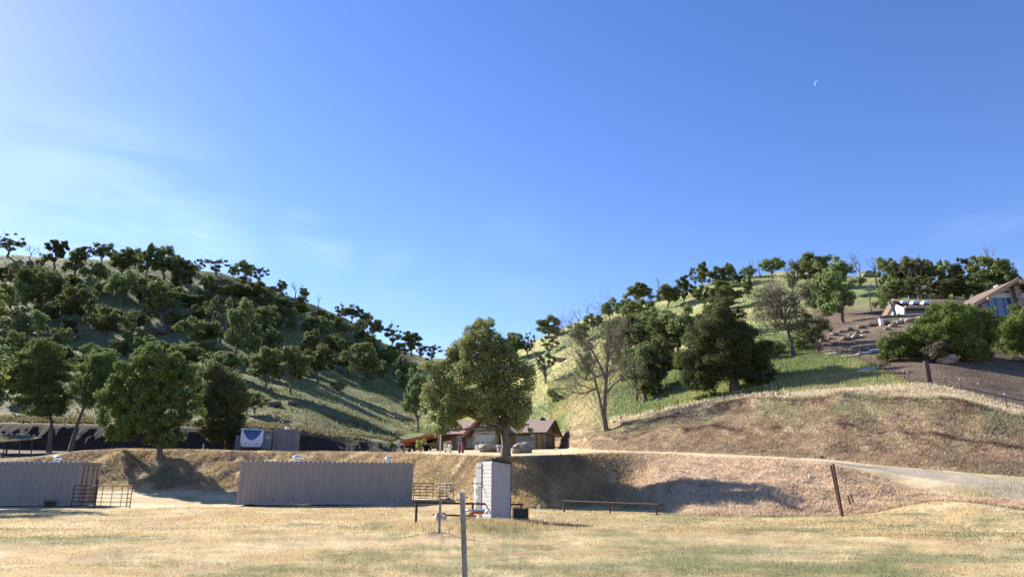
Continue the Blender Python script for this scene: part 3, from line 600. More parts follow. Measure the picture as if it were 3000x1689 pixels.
# an oak beyond the left edge whose shadow falls over the left container and the field
tf = [(-6+3*math.cos(k*1.3)*(.5+.5*(k % 3)), 3*math.sin(k*1.3)*.8, 5.6+1.5*math.sin(k*2.1), 1.5) for k in range(20)]
def off_oak(x, y, s, sz, label, seed):
    z = h1(x, y); r = thing('oak_tree', (x, y, z), 0, label, 'tree'); rng = np.random.default_rng(seed); rnd = random.Random(seed)
    lb = [((a+6)*s, b*s, c*sz, d*s) for a, b, c, d in tf]; v, f, c = leaf_cards(rng, lb, 9000, .3*s, inner=.3); npmesh('crown', v, f, 'bright_leaves', c, parent=r)
    mb = MB(); limb(mb, rnd, (0, 0, -.3), (0, 0, 3.5*sz), .35*s, .25*s, .03, 8)
    for l in lb: limb(mb, rnd, (0, 0, 3.4*sz), l[:3], .15*s, .03, .1, 5)
    mb.build('trunk', 'bark', r, smooth=True, fix=False)
off_oak(-43.2, 50.5, .95, 2.1, 'nearer of two tall oaks just outside the left edge, shading the field', 91)
off_oak(-48, 47, 1.1, 1.8, 'farther of two tall oaks outside the left edge', 92)
# big dark oak on the right slope
tg = fill([(762,1800,1850,18),(785,1775,1870,24),(815,1752,1885,28),(845,1735,1915,30),(875,1722,1940,31),(905,1712,1950,30),(932,1712,1956,27),(955,1715,1800,22),(952,1880,1955,18),(972,1735,1795,12)], q_, 2.4)
shaped_tree('oak_tree', 1850, 985, 72, tg, [(1846,960,0),(1838,935,0),(1828,905,0),(1815,870,0),(1800,820,0)], 'broad dark green oak with leaning trunk on the green slope above the cut bank', n=110000, leaf=.15, mat='dark_leaves', tr=.48, seed=21, nbr=30)
th = fill([(880,1595,1640,16),(905,1578,1655,20),(935,1572,1665,20),(962,1585,1660,16),(980,1600,1650,10)], q_, 1.5)
shaped_tree('oak_tree', 1623, 1012, 86, th, [(1622,990,0),(1618,960,0),(1615,930,0)], 'dark oak with black trunk between the leafless tree and the broad dark oak', n=14000, leaf=.22, tr=.26, seed=22, bark='dark_bark')
# half-dead grey oak below the upper house
tj = fill([(740,1905,1990,18),(765,1890,2020,20),(790,1900,2040,18),(815,1940,2040,14)], q_, 2)
def grey_twigs(mb, rnd, path):
    for p in path[2:]:
        for k in range(12): twigs(mb, rnd, p, Vector((rnd.gauss(0, 1.3), rnd.gauss(0, .8), rnd.gauss(.3, .5))), 2.4, .07, 4)
shaped_tree('oak_tree', 1997, 897, 84, tj, [(1990,860,0),(1982,830,0),(1972,800,0),(1960,770,0)], 'half-bare greyish brown oak beside the broad dark oak, left of the rock wall', n=5200, leaf=.16, tr=.2, seed=23, mat='dry_leaves', extra=grey_twigs, bark='dark_bark')
# leafless grey tree on top of the cut bank
def bare_oak():
    depth = ground(1525, 1084).y; g = P(1525, 1084, depth); g.z = h1(g.x, g.y); r = thing('dead_tree', g, 0, 'large leafless grey oak with two trunks standing on the dry strip above the cut bank', 'tree')
    rnd = random.Random(9); mb = MB()
    def path(pts, r0, r1, br=0, l=1.6, d=3):
        w_ = [P(a, b, depth+o)-g for a, b, o in pts]; n_ = len(w_)
        mb.tube(w_, [r0+(r1-r0)*i/(n_-1) for i in range(n_)], 8, cap=False, wob=.2, rng=rnd)
        for i in range(1, n_):
            for k in range(br):
                dr = (w_[i]-w_[i-1]).normalized()
                twigs(mb, rnd, w_[i-1].lerp(w_[i], rnd.random()), dr+Vector((rnd.gauss(0, .8), rnd.gauss(0, .8), rnd.gauss(.1, .6))), l, max(.03, r1*.7), d)
    path([(1527,1092,0),(1523,1070,0),(1519,1045,0),(1522,1000,0)], .31, .21)
    path([(1522,1003,0),(1524,965,0),(1526,930,.2),(1530,890,.2),(1528,855,.1),(1540,825,0)], .20, .035, 5, 2.2, 4)
    path([(1520,1060,0),(1512,1020,-.2),(1508,1000,-.3),(1500,970,-.4),(1495,945,-.4),(1480,925,-.4),(1466,905,-.3),(1450,885,0)], .17, .04, 4, 2.2, 4)
    path([(1524,955,0),(1510,920,.3),(1500,900,.3),(1488,880,.4),(1470,862,.5),(1448,848,.4),(1438,830,.3)], .14, .03, 4, 1.8, 4)
    path([(1523,990,0),(1545,965,.3),(1560,955,.3),(1578,958,.4),(1590,975,.4)], .11, .03, 5, 1.5, 4)
    path([(1502,975,-.3),(1480,985,-.5),(1462,990,-.6),(1440,985,-.7),(1425,1000,-.7)], .10, .03, 5, 1.5, 4)
    path([(1527,900,0),(1545,880,-.2),(1556,855,-.2),(1560,835,-.3)], .11, .03, 4, 1.6, 4)
    path([(1497,950,0),(1478,955,.4),(1460,948,.4),(1445,955,.5)], .1, .03, 3, 1.4, 3)
    mb.build('trunk', 'bark', r, smooth=True, fix=False)
bare_oak()
def gnarly():
    depth = 100; g = ground(1371, 964); depth = g.y; r = thing('dead_tree', g, 0, 'broken pale trunk with bent dead limb on the slope right of the big valley oak', 'tree')
    rnd = random.Random(19); mb = MB()
    W = lambda a, b: P(a, b, depth)-g
    mb.tube([W(1373, 968), W(1371, 940), W(1370, 912)], [.33, .28, .22], 8, wob=.2, rng=rnd)
    mb.tube([W(1371, 920), W(1360, 915), W(1350, 905), W(1342, 890), W(1335, 875)], [.22, .2, .17, .12, .06], 7, wob=.2, rng=rnd)
    for k in range(10): twigs(mb, rnd, W(1355-k*2, 915-k*4), Vector((rnd.gauss(-.5, .6), rnd.gauss(0, .5), rnd.gauss(-.1, .8))), 2.2, .06, 3, up=-.1)
    mb.build('trunk', 'pale_bark', r, smooth=True, fix=False)
gnarly()
def log(px, py, l, ang, label):
    g = ground(px, py); r = thing('fallen_branch', g, 0, label, 'fallen branch'); rnd = random.Random(int(px)); mb = MB()
    a = Vector((-math.cos(ang)*l/2, 0, .35)); b = Vector((math.cos(ang)*l/2, .5, .35+math.sin(ang)*l)); limb(mb, rnd, a, b, .16, .08, .1, 7)
    for k in range(12): twigs(mb, rnd, a.lerp(b, rnd.random()), Vector((rnd.gauss(0, 1), rnd.gauss(-.2, .6), rnd.gauss(.3, .6))), l*.28, .05, 3)
    mb.build('limb', 'pale_bark', r, smooth=True, fix=False)
log(1425, 985, 5.5, .12, 'pale fallen dead branch with twigs on the grass behind the leafless tree')
log(1305, 1048, 2.6, .3, 'small dark fallen branch on the green slope above the house roof')
# shrubs below the upper house
def shrub(px, by, depth, lobes, label, mat='shrub_leaves', n=14000, seed=1, leaf=.17, tr=.12): shaped_tree('shrub', px, by, depth, lobes, [(px, by-12, 0), (px+2, by-30, 0)], label, 'shrub', n=n, leaf=leaf, mat=mat, tr=tr, seed=seed, inner=.3, group='shrubs below the upper house')
s1 = fill([(778,2345,2450,18),(792,2320,2500,20),(812,2300,2515,24),(835,2280,2505,25),(862,2330,2510,24),(885,2390,2500,18)], q_, 2)
shrub(2420, 905, 82, s1, 'large olive green shrub in the middle below the upper house windows', n=60000, seed=31, leaf=.13)
s2 = fill([(845,2235,2300,15),(866,2205,2330,19),(888,2205,2325,17)], q_, 1.3)
shrub(2262, 905, 80, s2, 'smaller bright green shrub at the left end of the shrub row', 'bright_leaves', 26000, 32, .12)
s3 = fill([(872,2330,2400,16),(888,2320,2410,16)], q_, 1.2)
shrub(2370, 910, 79, s3, 'grey brown twiggy dead shrub in front of the large olive green shrub', 'dry_leaves', 6500, 33, .12)
s4 = fill([(785,2545,2620,22),(815,2520,2640,26),(845,2508,2650,26),(872,2512,2640,20)], q_, 2)
shrub(2570, 900, 78, s4, 'big green shrub cut off by the right edge of the photo', n=44000, seed=34, leaf=.13)
s5 = fill([(740,2570,2640,18),(762,2560,2640,20)], q_, 1.5)
shrub(2600, 790, 88, s5, 'green shrub at the right edge under the gable of the upper house', n=9000, seed=35)
for k, (a, b, rr, n_) in enumerate([(1775, 1003, 12, 1500), (1795, 1000, 10, 1200), (1758, 1006, 9, 900)]):
    shrub(a, b, 68, [(a, b-6, rr, 0), (a+rr*.8, b-4, rr*.7, .2), (a-rr*.7, b-4, rr*.7, -.2)], ['tallest', 'right-hand', 'left-hand'][k]+' small leafy shrub under the broad dark oak', 'bright_leaves', n_, 36+k, .14, .03)
# ---------------------------------------------------------------- object materials
simple('container_paint', (.265, .235, .21), .55, var=.10, scale=2.6, streak=(1.8, 1.8, .22), bump=.15)
simple('container_edge', (.27, .245, .235), .55, var=.15, scale=5)
simple('container_roof', (.55, .55, .54), .5, var=.1, scale=4)  # lighter than the walls: sunlit roof ribs put into the colour
simple('rust', (.20, .085, .045), .85, var=.4, scale=9)
simple('galvanised', (.55, .56, .57), .38, .75, var=.15, scale=8)
simple('black_rubber', (.018, .018, .02), .7, var=.2)
simple('dark_paint', (.045, .035, .032), .6, var=.3, scale=12)
simple('rust_pipe', (.085, .045, .032), .7, .3, var=.4, scale=14)
simple('white_siding', (.34, .335, .345), .6, var=.05, scale=3)
simple('white_tank', (.66, .64, .58), .35, var=.04, scale=2)
simple('white_paint', (.78, .78, .76), .5, var=.08, scale=5)
simple('red_pipe', (.55, .10, .045), .5, var=.15, scale=10)
simple('black_plastic', (.02, .02, .022), .5, var=.2)
simple('steel_post', (.36, .37, .37), .5, .55, var=.3, scale=7, streak=(1, 1, .2))
simple('wood_grey', (.27, .22, .17), .9, var=.35, scale=6, streak=(5, 5, .6))
simple('concrete', (.42, .39, .35), .9, var=.2, scale=5)
simple('rock', (.22, .20, .185), .9, var=.45, scale=2.5, bump=1.0)
simple('dark_rock', (.13, .115, .105), .9, var=.45, scale=1.2, bump=1.0)
simple('pale_rock', (.29, .25, .205), .9, var=.3, scale=2.5, bump=1.0)
simple('glass', (.03, .045, .07), .08, 0, var=.1, spec=.9)
simple('blue_glass', (.06, .10, .22), .15, 0, var=.25, scale=1.5, spec=.8)
simple('roof_shingle', (.27, .19, .155), .9, var=.28, scale=22, bump=.4)
simple('stucco', (.36, .255, .135), .9, var=.10, scale=5)
simple('brown_trim', (.085, .05, .035), .6, var=.2)
simple('orange_wood', (.42, .16, .07), .6, var=.15, scale=4, streak=(.4, 6, 1))
simple('tile_roof', (.15, .105, .08), .85, var=.25, scale=10)
simple('tan_beam', (.40, .27, .175), .7, var=.12, scale=5)
simple('white_stucco', (.72, .67, .60), .9, var=.05, scale=3)
simple('terracotta', (.55, .22, .11), .7, var=.12)
simple('blind', (.42, .45, .44), .7, var=.05)
simple('maroon', (.28, .035, .04), .5, var=.15)
simple('cream', (.68, .62, .48), .6, var=.1)
simple('tan_roof', (.17, .14, .085), 1.0, var=.15, scale=4, spec=0.0)
simple('trailer_white', (.74, .76, .80), .35, var=.04, scale=2)
simple('trailer_grey', (.20, .21, .24), .5, var=.1)
def stone_mat():
    m, n, b = newmat('stone_veneer'); N_ = n.nodes.new; K = n.links.new
    t = N_('ShaderNodeTexCoord'); mp_ = N_('ShaderNodeMapping'); mp_.inputs['Scale'].default_value = (2.2, 2.2, 5); K(t.outputs['Object'], mp_.inputs[0])
    v = N_('ShaderNodeTexVoronoi'); v.inputs['Scale'].default_value = 1.2; K(mp_.outputs[0], v.inputs['Vector'])
    cr = N_('ShaderNodeValToRGB'); e = cr.color_ramp.elements; e[0].color = (.17, .13, .10, 1); e[1].color = (.42, .33, .25, 1); e[1].position = .9
    sp = N_('ShaderNodeSeparateColor'); K(v.outputs['Color'], sp.inputs[0]); K(sp.outputs[0], cr.inputs[0]); K(cr.outputs[0], b.inputs['Base Color'])
    bp = N_('ShaderNodeBump'); bp.inputs['Distance'].default_value = .04; K(v.outputs['Distance'], bp.inputs['Height']); K(bp.outputs[0], b.inputs['Normal']); b.inputs['Roughness'].default_value = .9
stone_mat()
rnd = random.Random(42)
def gz(x, y): return h1(x, y)
def atg(px, py, near=5): return ground(px, py, near=near)
# ---------------------------------------------------------------- shipping containers
def corrug(length, depth=.05, pitch=.28):
    """outline points (s, d) of a corrugated panel from 0 to length"""
    n_ = int(length/pitch); p_ = length/n_; o = []
    for k in range(n_):
        s = k*p_; o += [(s, 0), (s+p_*.25, 0), (s+p_*.5, -depth), (s+p_*.75, -depth)]
    return o+[(length, 0)]
def turbine(parent, x, y, z):
    mb = MB(); mb.lathe([(.15, 0), (.15, .18), (.13, .2)], 16, (x, y, z)); mb.lathe([(.14, .2), (.24, .26), (.27, .36), (.23, .45), (.12, .50), (.02, .52)], 16, (x, y, z))
    for k in range(16):
        a = 6.283*k/16; mb.bar((x+.2*math.cos(a), y+.2*math.sin(a), z+.23), (x+.17*math.cos(a+.5), y+.17*math.sin(a+.5), z+.47), .02, .10)
    return mb.build('roof_vent', 'galvanised', parent)
def container(name, origin, ang, label, Lc=12.19, Wc=2.44, Hc=2.59, vents=(), group='shipping containers', door=None, tilt=0.0):
    """origin: front left bottom corner; local x along length, y depth away, z up"""
    r = thing(name, origin, ang, label, 'container', group); r.rotation_euler = (0, tilt, ang)
    mb = MB(); z0, z1 = .16, Hc-.10
    def panel(a, d, nrm, ln, zz0=z0, zz1=z1):
        a = Vector(a); d = Vector(d); nrm = Vector(nrm); pts = corrug(ln); b = len(mb.v)
        for s, q in pts:
            p = a+d*s+nrm*(q-.02); mb.v += [(p.x, p.y, zz0), (p.x, p.y, zz1)]
        for k in range(len(pts)-1): mb.f.append((b+2*k, b+2*k+2, b+2*k+3, b+2*k+1))
    panel((.12, 0, 0), (1, 0, 0), (0, -1, 0), Lc-.24); panel((.12, Wc, 0), (1, 0, 0), (0, 1, 0), Lc-.24)
    panel((0, .12, 0), (0, 1, 0), (-1, 0, 0), Wc-.24)
    if not door: panel((Lc, .12, 0), (0, 1, 0), (1, 0, 0), Wc-.24)
    mb.build('side_walls', 'container_paint', r, fix=False)
    rf = MB(); b = 0
    pts = corrug(Lc-.2, .06, .30)
    for s, q in pts: rf.v += [(s+.1, .06, Hc+.03+q), (s+.1, Wc-.06, Hc+.03+q)]
    for k in range(len(pts)-1): rf.f.append((2*k, 2*k+2, 2*k+3, 2*k+1))
    rf.build('roof', 'container_roof', r, fix=False)
    fr = MB()
    for y in (.04, Wc-.04):
        fr.box((Lc/2, y, Hc-.075), (Lc-.3, .07, .10)); fr.box((Lc/2, y, .10), (Lc-.3, .07, .14))
    for x in (.06, Lc-.06):
        fr.box((x, Wc/2, Hc-.07), (.10, Wc-.3, .11)); fr.box((x, Wc/2, .10), (.10, Wc-.3, .14))
        for y in (.06, Wc-.06): fr.box((x, y, Hc/2), (.13, .13, Hc-.26))
    fr.build('frame', 'container_edge', r)
    for x in (.07, Lc-.07):
        for y in (.07, Wc-.07):
            for z in (.065, Hc-.06):
                cb = MB(); cb.box((x, y, z), (.19, .17, .125)); cb.box((x, y-.086 if y < 1 else y+.086, z), (.08, .012, .06)); cb.build('corner_casting', 'container_edge', r)
    for vx in vents: turbine(r, vx, Wc*.5, Hc-.05)
    if door:
        for s in (0, 1):
            y0 = .13+s*(Wc-.26)/2; w_ = (Wc-.26)/2-.01; dm = MB(); dm.box((Lc-.02, y0+w_/2, Hc/2+.02), (.05, w_, Hc-.36))
            for zz in (.55, 1.1, 1.65, 2.2): dm.box((Lc+.012, y0+w_/2, zz-.05), (.03, w_*.9, .05))
            dd = dm.build('door', 'container_paint', r); dd['label'] = 'rust streaked container door' if door == 'rust' else 'plain painted container door'
            for q in (.28, .72):
                bm_ = MB(); bm_.tube([(Lc+.05, y0+w_*q, .22), (Lc+.05, y0+w_*q, Hc-.2)], .02, 8)
                for zz in (.3, .8, 1.5, 2.2): bm_.box((Lc+.035, y0+w_*q, zz), (.05, .12, .05))
                bm_.bar((Lc+.07, y0+w_*q, .95), (Lc+.07, y0+w_*q+.3, .93), .025); bm_.build('locking_bar', 'rust' if door == 'rust' else 'container_edge', dd)
    # dark skids under the box
    for x in (.6, Lc/2, Lc-.6): sk = MB(); sk.box((x, Wc/2, -.06), (.25, Wc, .16)); sk.build('skid', 'dark_paint', r)
    return r
p0 = P(594, 1271, 45.6); p1 = P(1036, 1275, 47.4); a_ = math.atan2(p1.y-p0.y, p1.x-p0.x)
container('shipping_container', (p0.x, p0.y, (gz(p0.x, p0.y)+gz(p1.x, p1.y))/2+.02), a_, 'long corrugated grey container with two roof vents in the middle of the field', vents=(3.3, 9.4), Lc=(p1-p0).xy.length, Hc=2.70, tilt=.008)
p1 = P(186, 1268, 45.0); a_ = .02
o_ = Vector((p1.x-12.19*math.cos(a_), p1.y-12.19*math.sin(a_), 0)); z_ = gz(p1.x, p1.y)+.03
container('shipping_container', (o_.x, o_.y, z_), a_, 'long grey container with rust streaked end, cut off by the left edge of the photo', vents=(9.9,), Hc=2.68, door='rust')
# rust runs down the end of the left container live in its doors; small container on the upper pad
pc = P(680, 1141, 78.0)
def small_container():
    r = container('shipping_container', (0, 0, 0), 0, 'short grey container with double doors facing the field, beside the travel trailer', Lc=6.06, vents=(4.2,), door='plain')
    # doors face the camera: local +x end points toward the viewer
    r.rotation_euler = (0, 0, R(-77)); c = P(684, 1136, 77.5); c.z = gz(c.x, c.y)
    d = Vector((math.cos(R(-77)), math.sin(R(-77)), 0)); n_ = Vector((-d.y, d.x, 0))
    o = c-d*6.06; r.location = (o.x, o.y, c.z+.05)
    return r
small_container()
# ---------------------------------------------------------------- travel trailer
def trailer():
    c = P(630, 1136, 74.5); c.z = gz(c.x, c.y)
    r = thing('travel_trailer', c, R(17), 'white travel trailer with dark blue front window, parked left of the short container', 'trailer')
    r.scale = (.92, .92, .92); r.location.z -= .05
    W_, H_ = 2.44, 2.85
    b = MB(); b.prism([(0.35, .55), (.05, .75), (0, 1.2), (.28, 2.7), (.55, H_), (8.0, H_), (8.0, .55)], -W_/2, W_/2, 'x'); b.build('body', 'trailer_grey', r)
    f = MB(); n_ = 10; prof = [(.03, .78), (-.04, 1.1), (-.06, 1.5), (.0, 1.95), (.14, 2.5), (.32, 2.82)]
    for k, (y, z) in enumerate(prof):
        for j in range(n_+1):
            t = j/n_*2-1; f.v.append((t*W_/2*1.01, y+.10*abs(t)**3-.03, z))
    for k in range(len(prof)-1):
        for j in range(n_): a = k*(n_+1)+j; f.f.append((a, a+1, a+n_+2, a+n_+1))
    cap = f.build('front_cap', 'trailer_white', r, smooth=True)
    g = MB(); pr = []
    for j in range(13):
        t = j/12*2-1; zb = 1.52+.98*abs(t)**2.4; pr.append((t, zb))
    def ysurf(z): return float(np.interp(z, [p[1] for p in prof], [p[0] for p in prof]))
    for t, zb in pr:
        for m_ in range(9):
            zz = zb+(2.72-zb)*m_/8; xw = t*W_*.36*(1+.12*(zz-1.5)); g.v.append((xw, ysurf(zz)+.10*abs(xw/(W_/2))**3-.055, zz))
    for j in range(12):
        for m_ in range(8): a1 = 9*j+m_; g.f.append((a1, a1+9, a1+10, a1+1))
    g.build('window', 'blue_glass', r)
    l = MB()
    for s in (-1, 1): l.bar((s*.72, -.1, 1.22), (s*.5, -.12, 1.15), .05)
    l.build('marker_light', 'trailer_grey', r)
    k = MB(); k.box((0, 3.9, .42), (2.1, 7.6, .28)); k.build('chassis', 'black_rubber', r)
    t = MB(); t.bar((-.5, .5, .45), (0, -1.1, .45), .09); t.bar((.5, .5, .45), (0, -1.1, .45), .09); t.bar((0, -1.0, .05), (0, -1.0, .6), .08); t.build('tow_hitch', 'black_rubber', r)
    for yy in (4.2, 5.1):
        for s in (-1, 1):
            wh = MB(); wh.tube([(s*1.0, yy, .36), (s*1.22, yy, .36)], .36, 18); wh.build('wheel', 'black_rubber', r)
    so_ = MB(); so_.box((W_/2+.45, 2.6, 1.55), (.88, 3.2, 1.9)); sl_ = so_.build('slide_out', 'trailer_grey', r)
    wn = MB(); wn.box((W_/2+.5, .985, 1.95), (.55, .03, .42)); wn.build('window', 'glass', sl_)
    ac = MB(); ac.box((0, 4, H_+.14), (.7, .9, .26), taper=.85); ac.build('air_conditioner', 'trailer_white', r)
    bk = MB(); bk.box((-W_/2-.35, 2.2, 1.3), (.62, 1.2, 1.7)); bk.build('side_box', 'trailer_grey', r)
trailer()
def small_box(name, px, py, dims, mat, label, cat, Y=None):
    g = atg(px, py); r = thing(name, g, rnd.uniform(-.2, .2), label, cat); return r
# ---------------------------------------------------------------- well shed, pressure tank, pipes
def shed():
    c = P(1251, 1311, 28.6); c.z = gz(c.x, c.y)-.02; r = thing('well_shed', c, R(0), 'tall narrow white sided shed with black sloping roof beside the white tank', 'shed')
    h0, h1_ = 2.40, 2.26; x0, x1 = -.57, .50; yb = 1.15; n_ = 17
    ca = R(-14)
    rot = Matrix.Rotation(R(0), 3, 'Z')
    # plan: front wall along x; left wall goes back and to the left so its sunlit face shows
    FL, FR = Vector((P(1237, 1311, 28.6).x-c.x, 0)), Vector((P(1282, 1311, 28.65).x-c.x, .05)); BL = Vector((P(1212, 1300, 29.7).x-c.x, 1.1)); BR = BL+FR-FL
    wm = MB()
    def wall(a, b, ha, hb, boards=True):
        d = (b-a); n2 = Vector((d.y, -d.x)).normalized()
        for k in range(n_):
            z0 = k*.155+.06; z1 = z0+.155
            if z0 > max(ha, hb)-.02: break
            za1 = min(z1, ha); zb1 = min(z1, hb); p = .014
            A0 = a+n2*p; B0 = b+n2*p
            wm.quad((A0.x, A0.y, z0), (B0.x, B0.y, z0), (b.x+n2.x*.002, b.y+n2.y*.002, zb1), (a.x+n2.x*.002, a.y+n2.y*.002, za1))
            wm.quad((a.x, a.y, z0), (b.x, b.y, z0), (B0.x, B0.y, z0), (A0.x, A0.y, z0))
    wall(FL, FR, h0, h1_); wall(BL, FL, h0, h0); wall(FR, BR, h1_, h1_); wall(BR, BL, h1_, h0)
    wm.build('siding', 'white_siding', r, fix=False)
    tr_ = MB()
    for p in (FL, FR, BL, BR): tr_.box((p.x, p.y, (h0+h1_)/4+.03), (.06, .06, (h0+h1_)/2-.1))
    tr_.box(((FL.x+FR.x)/2, .02, .03), (FR.x-FL.x, .07, .07)); tr_.build('corner_trim', 'white_siding', r)
    dk = MB(); dk.box((FR.x+.045, .05, h1_/2), (.03, .05, h1_-.06)); dk.build('dark_edge_strip', 'black_plastic', r)
    ro = MB(); o = .07
    a, b, c_, d_ = (FL.x-.02, -o, h0+.03), (FR.x+o+.04, -o, h1_+.0), (BR.x+o+.04, BR.y+o, h1_+.0), (BL.x-.02, BL.y+o, h0+.03)
    i = 0; ro.v = [a, b, c_, d_]+[(q[0], q[1], q[2]+.07) for q in (a, b, c_, d_)]; ro.f = [(0, 1, 2, 3), (4, 5, 6, 7), (0, 1, 5, 4), (1, 2, 6, 5), (2, 3, 7, 6), (3, 0, 4, 7)]; ro.build('roof', 'black_plastic', r)
    hl = MB()
    for x, z in ((FL.x+.12, .24), (FL.x+.27, .33)): hl.tube([(x, -.02, z), (x, .03, z)], .022, 10)
    hl.build('pipe_hole', 'black_rubber', r)
    dm = MB(); hg = BL+Vector((-.02, .0)); dm.box((hg.x-.13, hg.y+.18, 1.86), (.05, .50, .96), Matrix.Rotation(R(32), 3, 'Z')); dm.build('door', 'white_siding', r)
    hm = MB(); hm.box((hg.x-.08, hg.y-.03, 2.14), (.26, .03, .03)); hm.box((hg.x-.16, hg.y-.03, 1.50), (.55, .035, .035)); hm.build('hinge', 'dark_paint', r)
shed()
def tank():
    c = P(1214, 1300, 30.7); c.z = gz(c.x, c.y)-.02; r = thing('pressure_tank', c, 0, 'tall white cylindrical water pressure tank tucked behind the narrow shed', 'tank')
    b = MB(); prof = [(.05, .22), (.20, .24), (.33, .32), (.38, .45), (.385, .6), (.385, .9), (.389, .905), (.389, .915), (.385, .92), (.385, 1.3), (.389, 1.305), (.389, 1.315), (.385, 1.32), (.385, 1.58), (.36, 1.70), (.28, 1.80), (.14, 1.86), (.03, 1.88)]
    b.lathe(prof, 32); b.build('vessel', 'white_tank', r, smooth=True)
    k = MB(); k.lathe([(.24, 0), (.26, .02), (.24, .24), (.2, .26)], 24); k.build('base_ring', 'white_tank', r)
    v = MB(); v.tube([(0, 0, 1.86), (0, 0, 1.93)], .03, 8); v.build('valve_cap', 'black_plastic', r)
    l = MB(); l.quad((.05, -.392, .52), (.2, -.345, .52), (.2, -.345, .72), (.05, -.392, .72)); l.build('label_plate', 'cream', r, fix=False)
tank()
def pipes():
    c = P(1189, 1308, 28.4); c.z = gz(c.x, c.y)-.04; r = thing('water_pipe', c, 0, 'red painted elbow pipe with grey valve at the foot of the white tank', 'pipe')
    m = MB(); m.tube([(-.1, 0, -.2), (-.1, 0, .3), (-.09, 0, .36), (-.03, 0, .42), (.05, 0, .43), (.45, .02, .43)], .052, 10); m.lathe([(.075, .0), (.075, .06)], 12, (-.1, 0, .0)); m.build('elbow', 'red_pipe', r, smooth=True)
    g = MB(); g.tube([(-.42, .1, .50), (.5, .1, .50)], .045, 10); g.tube([(-.42, .1, .5), (-.42, .1, .05)], .05, 10); g.lathe([(.08, 0), (.08, .05)], 12, (-.3, .1, .475)); g.tube([(.5, .02, .43), (.62, .03, .43)], .07, 10); g.build('valve', 'galvanised', r, smooth=True)
    h = MB(); h.tube([(.25, .35, .5), (.08, .25, .75), (.16, .3, .98), (.28, .4, 1.05)], .018, 8); h.build('hose', 'white_paint', r, smooth=True)
    w_ = MB(); w_.lathe([(.05, 0), (.05, .02)], 12, (-.15, .1, .56)); w_.tube([(-.15, .1, .5), (-.15, .1, .57)], .012, 6); w_.build('handle', 'red_pipe', r)
pipes()
def blackbox():
    c = P(1311, 1311, 28.9); c.z = gz(c.x, c.y); r = thing('pump_cover', c, R(3), 'low black boxy cover on the grass right of the tall white shed', 'cover')
    m = MB(); m.box((0, .25, .24), (.62, .5, .50), taper=.95); m.box((0, .25, .505), (.64, .52, .04), taper=.97); m.box((-.30, .0, .25), (.03, .03, .5)); m.build('housing', 'black_plastic', r)
    d = MB(); d.tube([(.05, -.02, .2), (.05, .01, .2)], .08, 16); d.build('round_port', 'black_rubber', r)
    p = MB(); p.tube([(-.36, .1, 0), (-.35, .1, .5), (-.30, .12, .52)], .018, 8); p.build('conduit', 'galvanised', r)
blackbox()
def barrel_stump():
    c = P(1106, 1324, 25.6); c.z = gz(c.x, c.y)-.1; r = thing('tree_stump', c, .3, 'bleached white hollow stump beside the thin steel post', 'stump')
    m = MB(); rn = random.Random(2); n_ = 22; i0 = 0
    for (rr, z) in ((.26, -.05), (.24, .15), (.22, .32), (.20, .46), (.14, .47), (.12, .25)):
        for j in range(n_):
            a = 6.283*j/n_; q = rr*(1+.18*math.sin(3*a+1)+.10*math.sin(7*a))*1.0; m.v.append((q*math.cos(a), q*math.sin(a), z*(1+.15*math.sin(2*a))))
    for k in range(5):
        for j in range(n_): a = k*n_+j; b = k*n_+(j+1) % n_; m.f.append((a, b, b+n_, a+n_))
    m.f.append(tuple(5*n_+j for j in range(n_))); m.build('wood', 'bleached', r, smooth=True)
simple('bleached', (.62, .56, .50), .9, var=.1, scale=5, dirt=(.30, .15, .09), bump=.6, streak=(3, 3, 1))
barrel_stump()
def plank():
    c = P(1150, 1298, 27.5); c.z = gz(c.x, c.y); r = thing('trough_rim', c, 0, 'long thin dark plank lying behind the bleached stump', 'plank')
    m = MB(); m.bar((-.95, .1, .34), (.75, .0, .30), .05, .06); m.build('board', 'dark_paint', r)
    for x in (-.85, .6):
        q = MB(); q.box((x, .06, .13), (.1, .1, .34)); q.build('block', 'wood_grey', r)
plank()
# ---------------------------------------------------------------- posts and rail fences
def channel_post(px, py, Y, top, wd, label, lean=0, z=None, mat='steel_post'):
    c = P(px, py, Y); c.z = (gz(c.x, c.y) if z is None else z)-.15; r = thing('fence_post', c, 0, label, 'post')
    t = P(*top, Y)-c; n_ = t.normalized(); m = MB(); w_ = wd
    for (x0, x1, y0, y1) in ((-.5, .5, .42, .5), (-.5, -.40, -.5, .42), (.40, .5, -.5, .42)):
        pts = [(x0*w_, y0*w_), (x1*w_, y0*w_), (x1*w_, y1*w_), (x0*w_, y1*w_)]; i = len(m.v)
        for q in (Vector((0, 0, 0)), t): m.v += [(q.x+a, q.y+b, q.z) for a, b in pts]
        for f in ((0, 1, 2, 3), (7, 6, 5, 4), (0, 1, 5, 4), (1, 2, 6, 5), (2, 3, 7, 6), (3, 0, 4, 7)): m.f.append(tuple(i+k for k in f))
    m.build('shaft', mat, r)
    h_ = MB()
    for k in range(1, 7):
        q = t*(1-k*.09); h_.tube([(q.x, q.y-.5*w_-.004+.0, q.z), (q.x, q.y+.30*w_, q.z)], w_*.08, 6)
    h_.build('stud', 'rust', r)
bp_ = P(1172, 1500, 11.2)
channel_post(1172, 1520, 11.0, (1163, 1237), .078, 'tall grey steel channel post in the foreground, reaching the bottom of the photo')
channel_post(1105, 1347, 21.0, (1108, 1252), .062, 'thin steel post standing in a small dirt mound')
